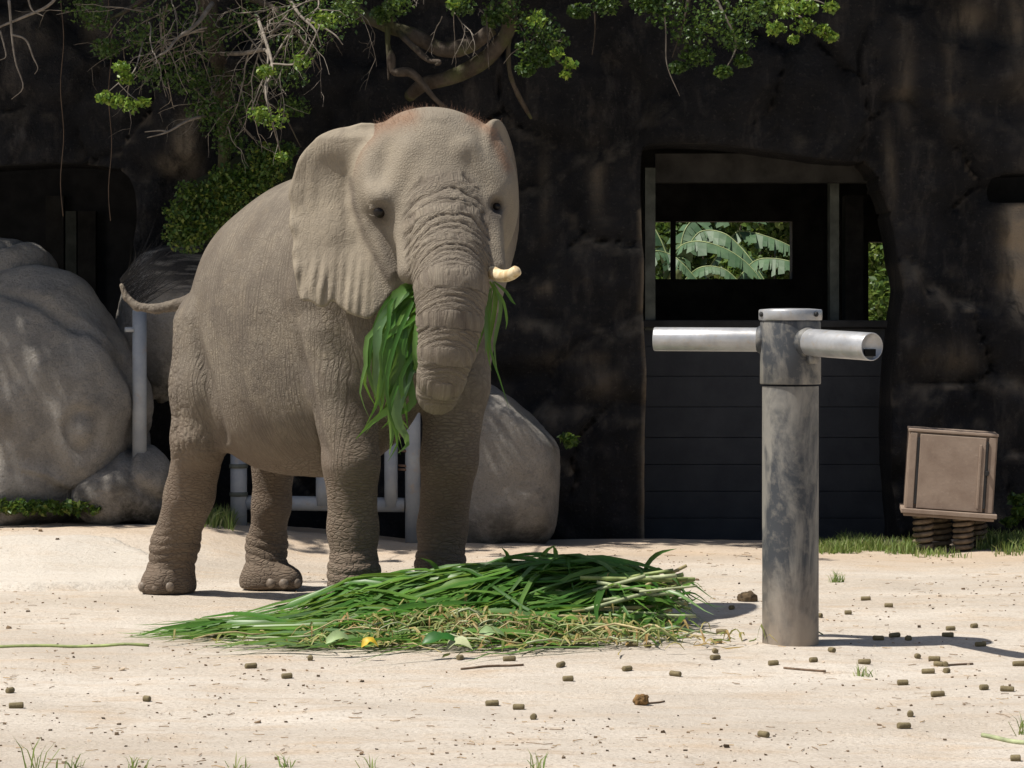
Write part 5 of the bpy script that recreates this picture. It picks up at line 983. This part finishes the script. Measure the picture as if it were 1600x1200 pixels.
# fine litter: straw fragments, crumbs, little stones
g_ = np.random.default_rng(12); lst = []; cols = []
for i in range(3600):
    y = 8.3 + 8.5 * g_.random() ** 1.3; x = g_.uniform(-0.21, 0.21) * y
    if 0.45 + 0.9 * vnoise(np.array([[x * 1.3, y * 1.1, 0.0]]), 15)[0] < g_.random(): continue
    z = float(ground_z(np.array([x]), np.array([y]))[0])
    if g_.random() < 0.32:
        L = g_.uniform(0.008, 0.05) * (1 + (g_.random() < 0.08)); a = g_.normal() * 1.3; q = np.linspace(-.5, .5, 4); pts = np.stack([x + q * L * math.cos(a), y + q * L * math.sin(a) + 0.12 * L * g_.normal(size=4), z + 0.003 + 0.002 * g_.random(4)], 1); v, f = tube(pts, g_.uniform(0.0007, 0.0018), 4); c_ = 0.25 + 0.35 * g_.random()
    else:
        r_ = g_.uniform(0.002, 0.006) * (1 + (g_.random() < 0.06)); v, f = box((x, y, z + r_ * .35), np.array([1.6, 1.2, 1.0]) * r_ * g_.uniform(.7, 1.3, 3)); v = v + g_.normal(size=v.shape) * r_ * 0.22; c_ = g_.random() * 0.35 if g_.random() < .7 else 0.8 + .2 * g_.random()
    lst.append((v, f)); cols.append(np.full(len(v), c_))
V_, F_ = join(lst); lm = NT('ground_litter'); rr_ = lm.t.nodes.new('ShaderNodeValToRGB'); lm.put(rr_.inputs[0], lm.attr('rnd')); e = rr_.color_ramp.elements; e[0].color = (0.07, 0.055, 0.04, 1); e[1].color = (0.55, 0.48, 0.40, 1); m2 = e.new(0.35); m2.color = (0.22, 0.15, 0.09, 1); m3 = e.new(0.6); m3.color = (0.42, 0.30, 0.17, 1)
lm.set(Base_Color=rr_.outputs[0], Roughness=0.95); tag(mk('ground_litter', V_, F_, lm.m, smooth=False, attrs=dict(rnd=np.concatenate(cols))), 'straw fragments, crumbs and grit strewn over the sand', 'litter', kind='stuff')

# ------------------------------------------------------------------ living grass
gr_m = leaf_mat('lawn_blade', [(0.13, 0.21, 0.05), (0.22, 0.31, 0.08), (0.40, 0.40, 0.19)], 0.4, 0.6)
def grass(pts, h, w, seed, lean=0.35):
    r = np.random.default_rng(seed); pts = np.asarray(pts); n = len(pts); h = h * (0.4 + 0.9 * r.random(n)); d = r.normal(size=(n, 3)) * lean; d[:, 2] = 0; s = r.normal(size=(n, 3)); s[:, 2] = 0; s /= np.linalg.norm(s, axis=1)[:, None]; w = (w * (0.6 + 0.8 * r.random(n)))[:, None]
    m = pts + d * h[:, None] * 0.35 + np.array([0, 0, 1]) * (h * 0.55)[:, None]; tp = pts + d * h[:, None] + np.array([0, 0, 1]) * (h * (1 - 0.3 * np.linalg.norm(d, axis=1)))[:, None]
    V = np.stack([pts - s * w, pts + s * w, m + s * w * .7, m - s * w * .7, tp], 1).reshape(-1, 3); b = np.arange(n) * 5
    return V, np.concatenate([np.stack([b, b + 1, b + 2], 1), np.stack([b, b + 2, b + 3], 1), np.stack([b + 3, b + 2, b + 4], 1)]), np.repeat(r.random(n), 5)
def strip(px0, px1, d0, d1, n, h, seed, name, label):
    r = np.random.default_rng(seed); d = r.uniform(d0, d1, n); x = (r.uniform(px0, px1, n) - 800) / FPX * d; k = 0.5 + vnoise(np.stack([x * 5, d * 5, 0 * d], 1), seed) > r.random(n) * 0.9; x, d = x[k], d[k]
    V_, F_, rn = grass(np.stack([x, d, ground_z(x, d) - 0.005], 1), h, 0.004, seed); tag(mk(name, V_, F_, gr_m, smooth=False, attrs=dict(rnd=rn)), label, 'grass', kind='stuff')
strip(1278, 1432, 16.35, 17.25, 3400, 0.085, 1, 'grass_strip', 'short grass strip along the gate foot left of the spring box')
strip(1525, 1640, 16.2, 17.2, 2600, 0.10, 2, 'grass_strip', 'short grass strip along the wall foot right of the spring box')
strip(1425, 1530, 16.1, 16.5, 240, 0.06, 3, 'grass_strip', 'sparse grass around the feet of the coil springs')
strip(320, 365, 16.3, 16.9, 500, 0.12, 4, 'grass_strip', 'grass clump beside the pipe barrier post')
for i, (a, b, n, h, lb_) in enumerate(((1306, 908, 60, .07, 'small green grass tuft alone on the sand behind the feeder post'), (1352, 1056, 26, .05, 'tiny grass tuft on the sand right of the feeder post'), (55, 1206, 12, .11, 'thin dry grass tuft at the front edge of the sand, the tallest'), (112, 1206, 16, .06, 'grey green grass tuft growing beside the tallest dry tuft'), (212, 1206, 14, .06, 'wispy grass tuft on the front sand'), (370, 1206, 14, .05, 'wispy grass tuft on the front sand'), (446, 1204, 14, .05, 'wispy grass tuft on the front sand'), (575, 1206, 8, .07, 'wispy grass tuft on the front sand'), (842, 1204, 12, .07, 'wispy grass tuft on the front sand'), (1598, 1140, 18, .08, 'fresh green sprout beside the pale stalk'))):
    c_ = G(a, b); r = np.random.default_rng(i + 50); pts = c_ + r.normal(size=(n, 3)) * (0.018, 0.018, 0); pts[:, 2] = ground_z(pts[:, 0], pts[:, 1]) - 0.004
    V_, F_, rn = grass(pts, h, 0.0028, i + 60, 0.55); tag(mk('grass_tuft', V_, F_, gr_m, smooth=False, attrs=dict(rnd=rn)), lb_, 'grass tuft', 'grass tufts on the sand')
